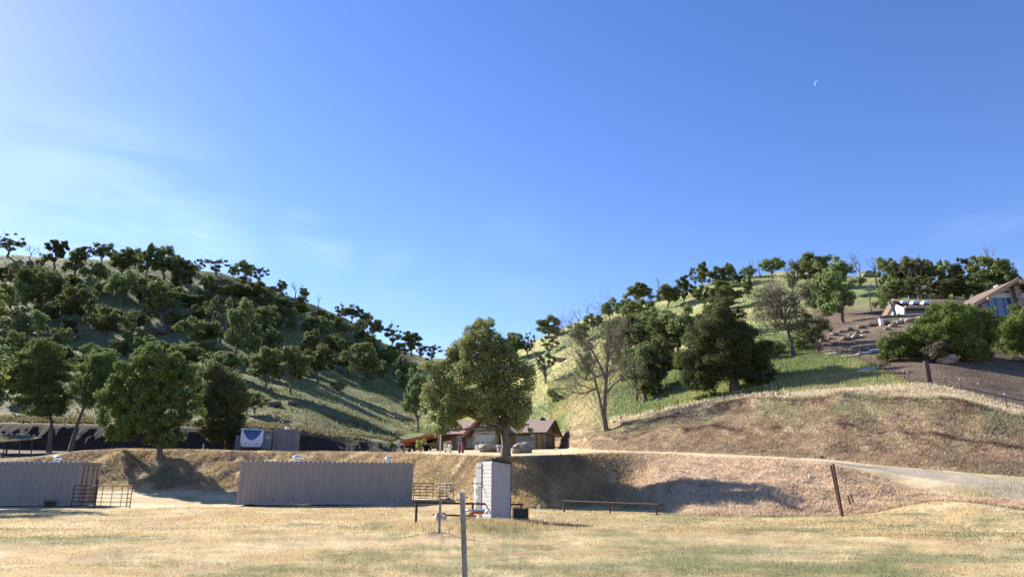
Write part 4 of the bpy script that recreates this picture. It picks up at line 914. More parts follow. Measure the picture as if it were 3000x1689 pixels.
def rail_fence(a, b, posts, label, group, rad=.045):
    """a,b: rail ends (px,py,Y); posts: fraction along rail"""
    A = P(*a); B = P(*b); c = Vector((A.x, A.y, gz(A.x, A.y))); r = thing('pipe_rail', c, 0, label, 'rail fence', group)
    m = MB(); d = (B-A).normalized(); m.tube([A-d*.12-c, B+d*.12-c], rad, 10); m.build('rail', 'rust_pipe', r, smooth=False)
    for t in posts:
        p = A.lerp(B, t)-c; q = MB(); zz = gz(p.x+c.x, p.y+c.y)-c.z-.2; q.tube([(p.x, p.y, zz), (p.x, p.y, p.z-.02)], rad*1.05, 10); q.build('post', 'rust_pipe', r)
rail_fence((1048, 1263, 26.5), (1311, 1268, 31.0), (0, .5, 1), 'rusty single pipe rail passing behind the white tank and shed', 'rusty pipe rails')
rail_fence((1419, 1259, 37.5), (1651, 1268, 34.0), (0, .52, 1), 'rusty single pipe rail in front of the shaded bank', 'rusty pipe rails')
def pole(px, py, Y, top, rad, label, mat='dark_paint', name='fence_post', tl=0, group=None, cap=None):
    c = P(px, py, Y); c.z = gz(c.x, c.y); r = thing(name, c, 0, label, 'post', group); t = P(*top, Y+tl)-c
    m = MB(); m.tube([-(t.normalized())*.25, t*.5, t], [rad, rad*.97, rad*.9], 10); m.build('shaft', mat, r)
    k = MB(); k.tube([t*.999, t*1.0+t.normalized()*.02], rad*1.04, 10); k.build('cap', cap or mat, r); return r
pole(2119, 1293, 31.5, (2096, 1167), .058, 'taller of the two long dark pipes leaning left by the road bank', 'rust_pipe')
pole(2116, 1290, 31.9, (2090, 1170), .05, 'slightly shorter dark pipe leaning close behind the tall leaning one', 'rust_pipe')
pole(2140, 1266, 33, (2132, 1245), .035, 'short dark stake leaning left, nearer the long leaning pipes', 'rust_pipe', 'stake')
pole(2149, 1266, 33.2, (2140, 1243), .03, 'second short dark stake leaning left, right of its twin', 'rust_pipe', 'stake')
pole(2179, 1272, 32.5, (2177, 1243), .015, 'very thin wire stake in the dry grass right of the two short stakes', 'steel_post', 'stake')
pole(1357, 1288, 33.5, (1357, 1270), .025, 'short white stake behind the black cover, left one of two', 'white_paint', 'stake')
pole(1353, 1284, 34.5, (1352, 1272), .02, 'smaller white stake just left of the short white stake', 'white_paint', 'stake')
def gate(a, b, h_, label, bars=6, ups=5, rad=.022):
    A = P(*a); B = P(*b); c = Vector((A.x, A.y, gz(A.x, A.y))); ang = math.atan2(B.y-A.y, B.x-A.x); ln_ = (B-A).xy.length
    r = thing('livestock_panel', c, ang, label, 'gate', 'tubular steel livestock panels')
    f = MB(); f.tube([(0, 0, 0), (0, 0, h_), (ln_, 0, h_), (ln_, 0, 0)], rad*1.3, 8); f.build('frame', 'dark_paint', r)
    for k in range(bars-1):
        z = .12+k*(h_-.12)/(bars-1); m = MB(); m.tube([(0, 0, z), (ln_, 0, z)], rad, 6); m.build('rail', 'dark_paint', r)
    for k in range(ups):
        x = ln_*(k+1)/(ups+1); m = MB(); m.tube([(x, .02, .1), (x, .02, h_)], rad*.8, 6); m.build('upright', 'dark_paint', r)
gate((180, 1266, 44.0), (327, 1270, 42.4), 1.28, 'dark tubular livestock panel leaning by the rusty end of the left container')
gate((1040, 1257, 49.5), (1140, 1262, 46.0), 1.1, 'dark tubular livestock panel right of the middle container')
pole(238, 1267, 43.0, (246, 1206), .055, 'thick dark post behind the livestock panel at the left container', 'dark_paint')
pole(1134, 1259, 48.0, (1134, 1216), .05, 'dark post with knobby top behind the livestock panel right of the middle container', 'dark_paint')
pole(318, 1272, 42.6, (323, 1228), .03, 'thin dark post at the free end of the left livestock panel', 'dark_paint')
def weed(px, py, Y, s, label, mat='dry_leaves', seed=1, n_=420, hh=.5):
    c = P(px, py, Y); c.z = gz(c.x, c.y); r = thing('weed', c, 0, label, 'weed'); rng = np.random.default_rng(seed); rr = random.Random(seed)
    v, f, cc = leaf_cards(rng, [(0, 0, hh*.5, hh*.5), (s*.5, 0, hh*.55, hh*.42), (-s*.5, 0, hh*.4, hh*.4), (s, 0, hh*.7, hh*.24)], n_, .07, inner=.1); npmesh('stems', v, f, mat, cc, parent=r)
    mb = MB()
    for k in range(14): twigs(mb, rr, Vector((rr.uniform(-s*.5, s*.6), 0, 0)), Vector((rr.gauss(0, .6), rr.gauss(0, .4), 1)), hh*.6, .012, 3)
    mb.build('twigs', 'dark_bark', r, fix=False)
weed(124, 1265, 43.9, .42, 'dark dead tumbleweed against the foot of the left container', 'grey_leaves', 5)
# ---------------------------------------------------------------- moon
def moon():
    D = 9000; c = ray(2057, 210).normalized()*D; m, n, b = newmat('moonlight'); b.inputs['Base Color'].default_value = (0, 0, 0, 1); b.inputs['Specular IOR Level'].default_value = 0; b.inputs['Emission Color'].default_value = (.17, .24, .42, 1); b.inputs['Emission Strength'].default_value = 1.0
    Rm = D*math.tan(R(.24)); mb = MB(); n1_, n2_ = 26, 8
    zv = (-c).normalized(); xv = Vector((0, 0, 1)).cross(zv).normalized(); yv = zv.cross(xv)
    rot = R(28)
    for i in range(n1_+1):
        a = math.pi*i/n1_-math.pi/2; wv = math.cos(a)
        for j in range(n2_+1):
            t = j/n2_; u = -math.cos(a)*(1-.40*t); v_ = math.sin(a); w_ = math.sqrt(max(0, 1-u*u-v_*v_))
            X_ = u*math.cos(rot)+v_*math.sin(rot); Y_ = -u*math.sin(rot)+v_*math.cos(rot)
            mb.v.append(tuple((xv*X_+yv*Y_+zv*w_)*Rm))
    k = n2_+1
    for i in range(n1_):
        for j in range(n2_): mb.f.append((i*k+j, i*k+j+1, (i+1)*k+j+1, (i+1)*k+j))
    o = mb.build('moon', 'moonlight', smooth=True, fix=False); o.location = c; tag(o, 'thin pale crescent moon high in the clear blue sky', 'moon')
moon()
# ---------------------------------------------------------------- brown house behind the big oak
def window(parent, x, y, z0, w_, h_, cols=1, split=True, blind=True, nrm='y', frame='cream', th=.05):
    """window on a wall facing -y (or +x when nrm='x'); x is the centre along the wall"""
    def bx(mb, u, v, du, dv, d0, d1):
        if nrm == 'y': mb.box((u, y-(d0+d1)/2, v), (du, d1-d0, dv))
        else: mb.box((y+(d0+d1)/2, u, v), (d1-d0, du, dv))
    f = MB()
    bx(f, x, z0, w_+th*2, th, .0, .07); bx(f, x, z0+h_, w_+th*2, th, .0, .07)
    for s in (-1, 1): bx(f, x+s*(w_/2+th/2), z0+h_/2, th, h_, .0, .065)
    for k in range(1, cols): bx(f, x-w_/2+w_*k/cols, z0+h_/2, th*.8, h_-th, .0, .06)
    if split: bx(f, x, z0+h_*.48, w_, th*.8, .0, .055)
    fo = f.build('window', frame, parent)
    g = MB(); bx(g, x, z0+h_/2, w_, h_, .005, .02); g.build('pane', 'glass', fo)
    if blind: b = MB(); bx(b, x, z0+h_*.76, w_*.96, h_*.44, .022, .03); b.build('blind', 'blind', fo)
    return fo
def brown_house():
    Y0 = 90.0; A = P(1110, 1139, Y0); px2x = lambda px, y=Y0: P(px, 1139, y).x
    zb = P(1250, 1141, Y0).z; zt = lambda py, y=Y0: P(1288, py, y).z-zb
    x0 = px2x(1106); x1 = px2x(1352); r = thing('house', ((x0+x1)/2+.2, Y0-.5, zb), R(-16), 'brown single storey house with stone columns and gabled entrance behind the big valley oak', 'house')
    ox = (x0+x1)/2; X_ = lambda px, y=Y0: px2x(px, y)-ox
    he = zt(1091); hr = zt(1062, Y0+4.5)
    D = 7.5
    # main wall
    w_ = MB(); xl = X_(1124); xr = X_(1352)
    w_.box(((xl+xr)/2, D/2+.1, he/2-.3), (xr-xl, D-.2, he+.6))
    # right gable wing end wall turned to the right
    w_.build('wall', 'stucco', r)
    gx = X_(1360); wg = MB(); gxr = X_(1397, Y0+4)
    # the wing: front wall at y=-.6, right gable wall
    yf, yb = -.8, 7.6; ym = (yf+yb)/2
    wg.prism([(yf+.3, -.6), (yb-.3, -.6), (yb-.3, he-.1), (ym, hr-.25), (yf+.3, he-.1)], xr, gx+.2, 'x'); wgo = wg.build('gable_wall', 'stucco', r)
    tr_ = MB(); tr_.box((gx+.22, ym, he-.05), (.04, yb-yf-.8, .14)); tr_.box((gx+.22, yf+.36, he/2), (.05, .14, he)); tr_.build('trim_board', 'brown_trim', r)
    for yy, hh in ((1.3, 1.45), (4.4, 1.45)): window(r, yy, gx+.2, .85, .62, hh, nrm='x')
    # roof slopes: ridge runs along x
    rf = MB(); xa = X_(1098); xb = gx+1.0; oh = .75; th = .14
    rl = [(-oh-.3, he-.12), (D/2+.1, hr), (D+oh, he-.12), (D+oh, he-.12+th), (D/2+.1, hr+th), (-oh-.3, he-.12+th)]
    rf.prism(rl, xa, xb, 'x'); ro = rf.build('roof', 'roof_shingle', r)
    fa = MB(); fa.box(((xa+xb)/2, -oh-.33, he-.08), (xb-xa, .05, .22)); fa.build('fascia', 'brown_trim', ro)
    for s in (0, 1):
        a = (-oh-.3, he-.10) if not s else (D+oh, he-.10); b = (D/2+.1, hr+.02); vb = MB(); vb.bar((xb+.02, a[0], a[1]), (xb+.02, b[0], b[1]), .22, .06); vb.build('barge_board', 'brown_trim', ro)
    ve = MB(); ve.lathe([(.55, 0), (.5, .2), (.36, .36), (.18, .44), (.02, .46)], 18, (X_(1342, Y0+4), D/2+.4, hr+.02)); ve.build('turbine_vent', 'dark_paint', ro)
    ch = MB(); ch.box((X_(1192, Y0+3.8), D/2+.2, hr-.1), (.85, .8, 1.5)); ch.build('chimney', 'stone_veneer', ro)
    # central entrance gable with tall windows
    cx = X_(1226); yg = -1.6; hw = 1.95; pk = zt(1050, Y0-1.6)+.35; sh = zt(1092, Y0-1.6)
    gw = MB(); gw.prism([(cx-hw+.3, -.6), (cx+hw-.3, -.6), (cx+hw-.3, sh+.1), (cx, pk-.35), (cx-hw+.3, sh+.1)], yg, 1.4, 'y'); gw.build('entrance_wall', 'stone_veneer', r)
    gr = MB()
    for s in (-1, 1):
        gr.quad((cx, yg-.9, pk), (cx+s*(hw+.8), yg-.9, sh-.35), (cx+s*(hw+.8), 4, sh-.35), (cx, 4, pk)); gr.quad((cx, yg-.9, pk+.16), (cx+s*(hw+.8), yg-.9, sh-.19), (cx+s*(hw+.8), 4, sh-.19), (cx, 4, pk+.16))
        gr.quad((cx, yg-.9, pk), (cx+s*(hw+.8), yg-.9, sh-.35), (cx+s*(hw+.8), yg-.9, sh-.19), (cx, yg-.9, pk+.16)); gr.quad((cx+s*(hw+.8), yg-.9, sh-.35), (cx+s*(hw+.8), 4, sh-.35), (cx+s*(hw+.8), 4, sh-.19), (cx+s*(hw+.8), yg-.9, sh-.19))
    gro = gr.build('gable_roof', 'roof_shingle', r, fix=False)
    for s in (-1, 1): vb = MB(); vb.bar((cx+s*(hw+.85), yg-.95, sh-.3), (cx, yg-.95, pk+.05), .06, .26); vb.build('barge_board', 'orange_wood', gro)
    for px in (1212, 1237): window(r, X_(px, Y0-1.6), yg-.02, .45, 1.25, 1.85, cols=2)
    for s, px in ((1, 1212), (-1, 1238)):
        c = X_(px, Y0-1.6); t = MB(); w2 = .62; zt0 = 2.55; zl, zh = zt0+.25, zt0+1.35
        o = [(c-s*w2, zt0), (c+s*w2, zt0), (c+s*w2, zh), (c-s*w2, zl)]
        t.prism(o if s > 0 else o[::-1], yg-.07, yg-.02, 'y'); fo = t.build('window', 'cream', r)
        q = MB(); k = .88; cxm = sum(p[0] for p in o)/4; czm = sum(p[1] for p in o)/4; q.prism([(cxm+(a-cxm)*k, czm+(b-czm)*k) for a, b in (o if s > 0 else o[::-1])], yg-.085, yg-.072, 'y'); q.build('pane', 'glass', fo)
    for px in (1147, 1175): window(r, X_(px), .0, .85 if px > 1150 else .1, .85, 1.45 if px > 1150 else 2.1, blind=True)
    dm = MB(); dm.box((X_(1311), .04, 1.05), (1.5, .1, 2.15)); do = dm.build('door', 'cream', r); g = MB(); g.box((X_(1311)-.36, -.02, 1.05), (.68, .03, 2.0)); g.build('pane', 'glass', do)
    g = MB(); g.box((X_(1311)+.36, -.02, 1.05), (.68, .03, 2.0)); g.build('pane', 'glass', do)
    window(r, X_(1330), .0, 1.0, .8, 1.1)
    # stone columns under the eave
    for px in (1099, 1153, 1270, 1345):
        c = MB(); c.box((X_(px, Y0-.7), -.75, he/2-.25), (.72, .7, he+.3), taper=.86); co = c.build('column', 'stone_veneer', r); p = MB(); p.box((X_(px, Y0-.7), -.75, he+.02-.12), (.3, .3, .2)); p.build('capital', 'brown_trim', co)
    b = MB(); b.bar((X_(1098), -.75, he-.12), (xr, -.75, he-.12), .2, .24); b.build('porch_beam', 'brown_trim', r)
    s_ = MB(); s_.box(((xl+xr)/2-.4, -1.2, -.28), (xr-xl+3.5, 4.6, .42)); s_.build('porch_slab', 'concrete', r)
    # patio cover at the left
    pl = X_(1003, Y0-1.5); pr = X_(1106, Y0-1.5); zc0 = zt(1109, Y0-1.5); zc1 = zt(1091, Y0-1.5)+.1
    pc = MB(); n_ = 16
    i = 0
    for yy in (-3.0, 5.6):
        for zz in (0, .16): pc.v += [(pl, yy, zc0+zz), (pr+.3, yy, zc1+zz)]
    pc.f = [(0, 1, 5, 4), (2, 3, 7, 6), (0, 1, 3, 2), (4, 5, 7, 6), (0, 2, 6, 4), (1, 3, 7, 5)]; po = pc.build('patio_roof', 'orange_wood', r)
    for k in range(9):
        y_ = -2.9+k*1.02; q = MB(); q.bar((pl+.02, y_, zc0-.09), (pr+.2, y_, zc1-.09), .12, .16); q.build('rafter', 'orange_wood', po)
    q = MB(); q.bar((pl+.5, -3.0, zc0-.22), (pl+.5, 5.5, zc0-.22), .2, .24); q.build('beam', 'orange_wood', po)
    for px, yy in ((1011, -2.7), (1045, -.2+1.6), (1063, 5.2)):
        q = MB(); q.box((X_(px, Y0+yy), yy, zc0/2-.3), (.2, .2, zc0+.35)); q.build('post', 'orange_wood', r)
    return r, zb
bh, bz = brown_house()
def at_y(px, Y): return P(px, 1139, Y).x
def on_pad(px, py, Y):
    p = P(px, py, Y); return Vector((p.x, Y, gz(p.x, Y)))
def car(px, Y, label, rz, mat='car_dark'):
    c = on_pad(px, 1139, Y); c.z = max(c.z, bz-.15); r = thing('parked_car', c, rz, label, 'car'); b = MB()
    prof = [(-2.3, .35), (-2.35, .75), (-2.15, 1.0), (-1.2, 1.12), (-.5, 1.68), (1.5, 1.72), (2.15, 1.2), (2.3, .95), (2.3, .35)]
    b.prism(prof, -.9, .9, 'y'); bo = b.build('body', mat, r); md = bo.modifiers.new('bevel', 'BEVEL'); md.width = .12; md.segments = 3
    g = MB(); g.prism([(-1.0, 1.12), (-.46, 1.60), (1.42, 1.64), (1.85, 1.2)], -.905, .905, 'y'); g.build('side_window', 'glass', r)
    ws = MB(); ws.quad((-1.17, -.78, 1.16), (-1.17, .78, 1.16), (-.56, .72, 1.66), (-.56, -.72, 1.66)); ws.build('windscreen', 'glass', r)
    for x in (-1.45, 1.45):
        for s in (-1, 1): w_ = MB(); w_.tube([(x, s*.72, .34), (x, s*.93, .34)], .34, 18); wo = w_.build('wheel', 'black_rubber', r); q = MB(); q.tube([(x, s*.93, .34), (x, s*.945, .34)], .2, 14); q.build('rim', 'galvanised', wo)
    for s in (-1, 1): h_ = MB(); h_.box((-2.33, s*.62, .82), (.06, .35, .14)); h_.build('headlight', 'white_paint', r)
simple('car_dark', (.02, .022, .027), .25, .3, var=.1)
car(1078, 93.5, 'dark car parked under the patio cover next to the stone column', R(75))
car(1036, 94.5, 'black low vehicle in the shade between the two orange patio posts', R(80))
# boulders: irregular lumps
def boulder(name, px, py, w_px, h_px, label, mat='rock', seed=1, depth=None, group=None, sink=.15, cat='boulder', flat=1.0):
    g = ground(px, py) if depth is None else on_pad(px, py, depth); d = proj(g)[2]; W_ = w_px*d/FPX; Hh = h_px*d/FPX
    rng = random.Random(seed); n1_, n2_ = 34, 22; o1, o2, o3 = rng.uniform(0, 9), rng.uniform(0, 9), rng.uniform(0, 9); v = []; f = []
    for i in range(n2_+1):
        th = math.pi*i/n2_
        for j in range(n1_):
            ph = 2*math.pi*j/n1_; x = math.sin(th)*math.cos(ph); y = math.sin(th)*math.sin(ph); z = math.cos(th)
            q = 1+.50*float(fbm(np.array([x*1.5+z*.9+o1]), np.array([y*1.5+z*1.7+o2]), 5, seed, .6)[0]); q *= 1/max(abs(x), abs(y)*.9, abs(z), .62)**.35
            v.append((x*q*W_*.46, y*q*W_*.40*flat, z*q*Hh*.5))
    for i in range(n2_):
        for j in range(n1_): a = i*n1_+j; b = i*n1_+(j+1) % n1_; f.append((a, b, b+n1_, a+n1_))
    mb = MB(); mb.v = v; mb.f = f; o = mb.build(name, mat, smooth=True, fix=False); me = o.data
    o.location = (g.x, g.y, g.z+Hh*(.5-sink)); o.rotation_euler = (rng.uniform(-.1, .1), rng.uniform(-.15, .15), rng.uniform(-.3, .3)); return tag(o, label, cat, group)
boulder('boulder', 1226, 1139, 48, 22, 'tan layered boulder in front of the house entrance windows', 'pale_rock', 1, 66)
boulder('boulder', 1243, 1137, 22, 12, 'small dark boulder right of the tan layered boulder', 'dark_rock', 2, 67)
boulder('boulder', 1258, 1140, 18, 22, 'tan boulder half hidden behind the big oak trunk', 'pale_rock', 3, 64)
boulder('boulder', 1313, 1146, 52, 30, 'big grey domed boulder just right of the big oak trunk', 'rock', 4, 58)
# little things on the yard edge in front of the house
def yard_post(name, px, py, Y, h_px, rad, mat, label, cat='post', top=None, group=None):
    g = on_pad(px, py, Y); z = P(px, py, Y).z; d = proj(g)[2]; r = thing(name, g, 0, label, cat, group); hh = h_px*d/FPX+max(0, z-g.z)
    mb = MB(); mb.tube([(0, 0, -.2), (0, 0, hh)], rad, 12); mb.build('shaft', mat, r)
    if top: t = MB(); t.lathe(top, 14, (0, 0, hh)); t.build('cap', mat, r, smooth=True)
    else: t = MB(); t.lathe([(rad*1.06, -.03), (rad*1.06, .0), (rad*.4, .03)], 12, (0, 0, hh)); t.build('cap', mat, r)
    return r
yard_post('flag_pole', 1107, 1140, 66, 68, .05, 'cream', 'slim pale pole standing in front of the left end of the house roof', 'pole', [(.07, 0), (.09, .06), (.06, .12), (.01, .14)])
for k, px in enumerate((1156, 1164)):
    r_ = yard_post('bollard', px, 1140, 64, 21, .11, 'maroon', ('left' if k == 0 else 'right')+' one of the pair of maroon posts in front of the house', 'bollard', group='maroon bollards')
    s = MB(); s.box((-.115, -.03, .45), (.03, .12, 1.0)); s.build('white_stripe', 'white_paint', r_)
yard_post('hydrant', 1132, 1140, 64, 14, .13, 'cream', 'cream hydrant shaped standpipe left of the maroon posts', 'standpipe', [(.17, 0), (.18, .1), (.13, .2), (.05, .26)])
yard_post('post', 1124, 1140, 64.5, 12, .05, 'white_paint', 'thin white post beside the cream standpipe')
yard_post('post', 1121, 1139, 65, 8, .05, 'dark_paint', 'short dark post left of the thin white post')
for k, (px, Y, py) in enumerate(((977+90*0+0, 72, 1137),)): pass
def ypipe(px, label): yard_post('pipe_stub', px, 1138, 68, 6, .06, 'white_paint', label, 'pipe')
ypipe(1012, 'short white pipe stub at the yard edge below the left patio post')
yard_post('pipe_stub', 599, 1136, 70, 0.1, .05, 'white_paint', 'white pipe lying at the trailer left side', 'pipe')
yard_post('pipe_stub', 511, 1126, 69, 9, .045, 'white_paint', 'small white standpipe on the bank top left of the trailer', 'pipe')
leaf_mat('sap_leaves', (.30, .36, .14), .1)
def sapling(px, top, w_, label, mat, seed):
    Y = 67; g = on_pad(px, 1138, Y); rng = np.random.default_rng(seed); rr = random.Random(seed); k = proj(g)[2]/FPX; gy = proj(g)[1]; hh = (gy-top)*k; wd = w_*k
    r = thing('sapling', g, 0, label, 'sapling'); lb = [(rr.uniform(-.3, .3)*wd, rr.uniform(-.3, .3)*wd, hh*rr.uniform(.45, .9), wd*.26) for _ in range(9)]
    v, f, c = leaf_cards(rng, lb, 700, .16, inner=.1); npmesh('crown', v, f, mat, c, parent=r)
    mb = MB(); mb.tube([(0, 0, -.2), (.03, 0, hh*.4), (0, 0, hh*.85)], [.04, .035, .015], 7)
    for l in lb: limb(mb, rr, (0, 0, hh*.4), l[:3], .015, .006, .05, 4, 3)
    mb.build('trunk', 'pale_bark', r, fix=False)
sapling(1058, 1104, 28, 'pale green young tree in front of the patio cover', 'sap_leaves', 71)
sapling(987, 1112, 20, 'small green young tree left of the patio cover', 'bright_leaves', 72)
def chair(px, Y, rz, label):
    g = on_pad(px, 1140, Y); g.z = P(px, 1139, Y).z; r = thing('garden_chair', g, rz, label, 'chair', 'white garden chairs by the boulders')
    s = MB(); s.box((0, 0, .43), (.5, .48, .05)); s.build('seat', 'white_paint', r); b = MB(); b.box((0, .25, .75), (.5, .05, .5), Matrix.Rotation(-.15, 3, 'X')); b.build('backrest', 'white_paint', r)
    for x in (-.22, .22):
        for y in (-.2, .2): l = MB(); l.bar((x*1.1, y*1.1, 0), (x, y, .43), .04); l.build('leg', 'white_paint', r)
        a = MB(); a.bar((x*1.15, -.22, .66), (x*1.15, .22, .68), .05, .04); a.build('armrest', 'white_paint', r)
chair(1202, 84, .4, 'white garden chair left of the tan layered boulder')
chair(1250, 84, -.3, 'white garden chair behind the boulders near the oak trunk')
def low_rail():
    A = on_pad(1392, 1128, 92); B = on_pad(1449, 1128, 84); r = thing('pipe_rail', A, 0, 'low dark pipe rail right of the brown house', 'rail fence'); zt_ = P(1420, 1124, 88).z; z = zt_-A.z
    m = MB(); m.tube([(-2, 0, z), Vector((B.x-A.x, B.y-A.y, z))], .06, 8); m.build('rail', 'rust_pipe', r)
    for t in (-.05, .25, .62, 1): p = (B-A)*t; m = MB(); m.tube([(p.x, p.y, -1), (p.x, p.y, z)], .06, 8); m.build('post', 'rust_pipe', r)
low_rail()
# ---------------------------------------------------------------- upper house on the right hill
def upper_house():
    Y0 = 100.0; zb = P(2300, 806, Y0).z; g = Vector((P(2330, 806, Y0).x, Y0, zb)); ox = g.x
    r = thing('house', g, 0, 'white ranch house with brown tile roof and three skylights above the shrubs', 'house')
    def L_(px, py, Y): p = P(px, py, Y); return p-g
    # main long wing: low-slope tile roof rising away, white end wall at left
    a = L_(2275, 770, Y0); eL = L_(2270, 771, Y0); eR = L_(2470, 771, Y0); rdgL = L_(2240, 757, Y0+7); rdgR = L_(2485, 754, Y0+7)
    w_ = MB(); zl = -2.0
    WL = L_(2206, 800, Y0+3).x
    x0 = L_(2276, 771, Y0).x; x1 = L_(2470, 771, Y0).x; hE = eL.z-.15; hR = rdgL.z-.15
    # front wall
    w_.box(((x0+x1)/2, .6, hE/2-1), (x1-x0, .2, hE+2)); w_.build('front_wall', 'brown_trim', r)
    # white end wall facing left, under a steep roof plane that comes down to the terrace
    A1 = L_(2274, 773, 99.4); A2 = L_(2274, 812, 99.4); AP = L_(2243, 760, 101.4); CB = L_(2209, 816, 103.4)
    ev = Vector((-(CB-A1).y, (CB-A1).x, 0)).normalized(); ev = ev if ev.y > 0 else -ev
    e = MB(); front = [A2, A1, AP, CB]; e.v = [tuple(p) for p in front]+[tuple(p+ev*.3) for p in front]; e.f = [(0, 1, 2, 3), (7, 6, 5, 4), (0, 4, 5, 1), (1, 5, 6, 2), (2, 6, 7, 3)]; e.build('end_wall', 'white_stucco', r)
    B0 = Vector((AP.x, AP.y)); wd = (A1-CB); wd.z = 0; wd.normalize()
    for k in range(4):
        p = A1-wd*(.35+.62*k)-ev*.03; q = MB(); q.box((p.x, p.y, A2.z+1.15), (.26, .08, 1.25-.12*k), Matrix.Rotation(math.atan2(wd.y, wd.x), 3, 'Z')); q.build('slit_window', 'glass', r)
    sl_ = (AP-CB).normalized(); on = Vector((-sl_.z, 0, sl_.x)).normalized()
    if on.x > 0: on = -on
    on = (sl_.cross(ev)).normalized(); on = on if on.z > 0 else -on
    t_ = MB(); a_ = AP+sl_*.3; b_ = CB-sl_*1.0
    for nn_ in (.02, .22):
        for p in (a_, b_):
            for dd in (-.25, 5.5): t_.v.append(tuple(p+on*nn_+ev*dd))
    t_.f = [(0, 1, 3, 2), (4, 6, 7, 5), (0, 2, 6, 4), (1, 5, 7, 3), (0, 4, 5, 1), (2, 3, 7, 6)]; so_ = t_.build('sloping_end_roof', 'tile_roof', r)
    q = MB(); o_ = -ev*.30; q.v = [tuple(p+o_) for p in (a_+on*.05, b_+on*.05, b_-on*.7, a_-on*.55-sl_*.3)]; q.v += [tuple(Vector(p)+ev*.08) for p in q.v]; q.f = [(0, 1, 2, 3), (7, 6, 5, 4), (0, 4, 5, 1), (1, 5, 6, 2), (2, 6, 7, 3), (3, 7, 4, 0)]; q.build('rake_board', 'tan_beam', so_)
    # tile roof as corrugated sheet
    m = MB(); rows_ = 2; N_t = 92
    xa0, xb0 = x0-.1, x1+.4; xa1, xb1 = L_(2244, 757, 106.6).x, L_(2490, 754, Y0+7).x
    for k in range(N_t*2+1):
        t = k/(N_t*2); z = .09*(k % 2)
        m.v += [(xa0+(xb0-xa0)*t, -.5, hE+.02+z), (xa1+(xb1-xa1)*t, 6.6, hR+.30+z)]
    for k in range(N_t*2): m.f.append((2*k, 2*k+2, 2*k+3, 2*k+1))
    ro = m.build('roof', 'tile_roof', r, fix=False)
    q = MB(); q.box(((xa0+xb0)/2, -.48, hE-.12), (xb0-xa0, .08, .26)); q.build('fascia', 'tan_beam', ro)
    q = MB(); q.bar((xa0, -.5, hE-.05), (xa1, 6.5, hR+.2), .12, .3); q.build('barge_board', 'tan_beam', ro)
    for px in (2267, 2294, 2321):
        c = L_(px, 766, Y0+2.2); s = MB(); s.box((c.x, 1.6, hE+1.05), (1.15, 1.3, .3), taper=.9); fr = s.build('skylight', 'galvanised', ro)
        dmm = MB(); ring = []
        for i in range(7):
            th = math.pi/2*i/6; ring.append((math.cos(th), math.sin(th)))
        for cx_, sz in ring:
            for j in range(16):
                ang = 2*math.pi*j/16; u = math.cos(ang); v_ = math.sin(ang); kk = 1/max(abs(u), abs(v_))**.6
                dmm.v.append((c.x+u*kk*.5*cx_, 1.6+v_*kk*.56*cx_, hE+1.2+.28*sz))
        for i in range(6):
            for j in range(16): a_ = i*16+j; b_ = i*16+(j+1) % 16; dmm.f.append((a_, b_, b_+16, a_+16))
        dmm.build('dome', 'white_paint', fr, smooth=True)
    for k, px in enumerate((2286, 2301, 2316, 2331)): window(r, L_(px, 780, Y0).x, .48, .1, .82, 1.55, cols=1, split=False, blind=False, frame='white_paint')
    # front gable wing at right
    Yg = 92.0; pk = L_(2563, 703, Yg); el = L_(2450, 768, Yg); yy = Yg-Y0; hw = pk.x-el.x; pr = Vector((pk.x+hw, 0, el.z))
    gr = MB()
    for s, ex in ((-1, el.x), (1, pr.x)):
        q = [(pk.x, yy, pk.z), (ex, yy, el.z), (ex, yy+9, el.z), (pk.x, yy+9, pk.z)]; gr.quad(*q); gr.quad(*[(a1, b1, c1+.22) for a1, b1, c1 in q][::-1]); gr.quad(q[0], q[1], (q[1][0], q[1][1], q[1][2]+.22), (q[0][0], q[0][1], q[0][2]+.22)); gr.quad(q[1], q[2], (q[2][0], q[2][1], q[2][2]+.22), (q[1][0], q[1][1], q[1][2]+.22))
    go = gr.build('gable_roof', 'tile_roof', r, fix=False)
    for s, ex in ((-1, el.x), (1, pr.x)): q = MB(); q.bar((ex, yy-.06, el.z+.02), (pk.x, yy-.06, pk.z+.02), .1, .38); q.build('barge_board', 'tan_beam', go)
    for k in range(34):
        t = k/33; q0 = Vector((el.x, yy-.1, el.z+.26)).lerp(Vector((pk.x, yy-.1, pk.z+.26)), t)
        if k == 0: tm = MB()
        tm.tube([q0, q0+Vector((0, .5, 0))], .1, 6)
    tm.build('verge_tiles', 'tile_roof', go)
    wy = yy+1.6; fl = -1.5
    gl = MB(); x_l = el.x+1.6; slope = (pk.z-el.z)/hw; zz = lambda x: pk.z-abs(x-pk.x)*slope-.35
    gl.prism([(x_l, fl), (pr.x-1.6, fl), (pr.x-1.6, zz(pr.x-1.6)), (pk.x, zz(pk.x)), (x_l, zz(x_l))], wy, wy+.2, 'y'); gl.build('gable_wall', 'white_stucco', r)
    def pane(poly, nm='window'): q = MB(); q.prism(poly, wy-.05, wy-.01, 'y'); return q.build(nm, 'blue_glass', r)
    pane([(x_l+.5, fl+.6), (pk.x-.5, fl+.6), (pk.x-.5, 1.9), (x_l+.5, 1.75)]); pane([(x_l+1.6, 2.45), (pk.x-.5, 2.6), (pk.x-.5, zz(pk.x-.5)-.5), ])
    pane([(pk.x+.5, fl+.6), (pr.x-2, fl+.6), (pr.x-2, 1.75), (pk.x+.5, 1.9)]); pane([(pk.x+.5, 2.6), (pr.x-3, 2.45), (pk.x+.5, zz(pk.x+.5)-.5)])
    for k in range(3): x = x_l+.5+(pk.x-x_l-1)*(k+1)/4; q = MB(); q.box((x, wy-.07, .5), (.07, .05, 2.6)); q.build('mullion', 'dark_paint', r)
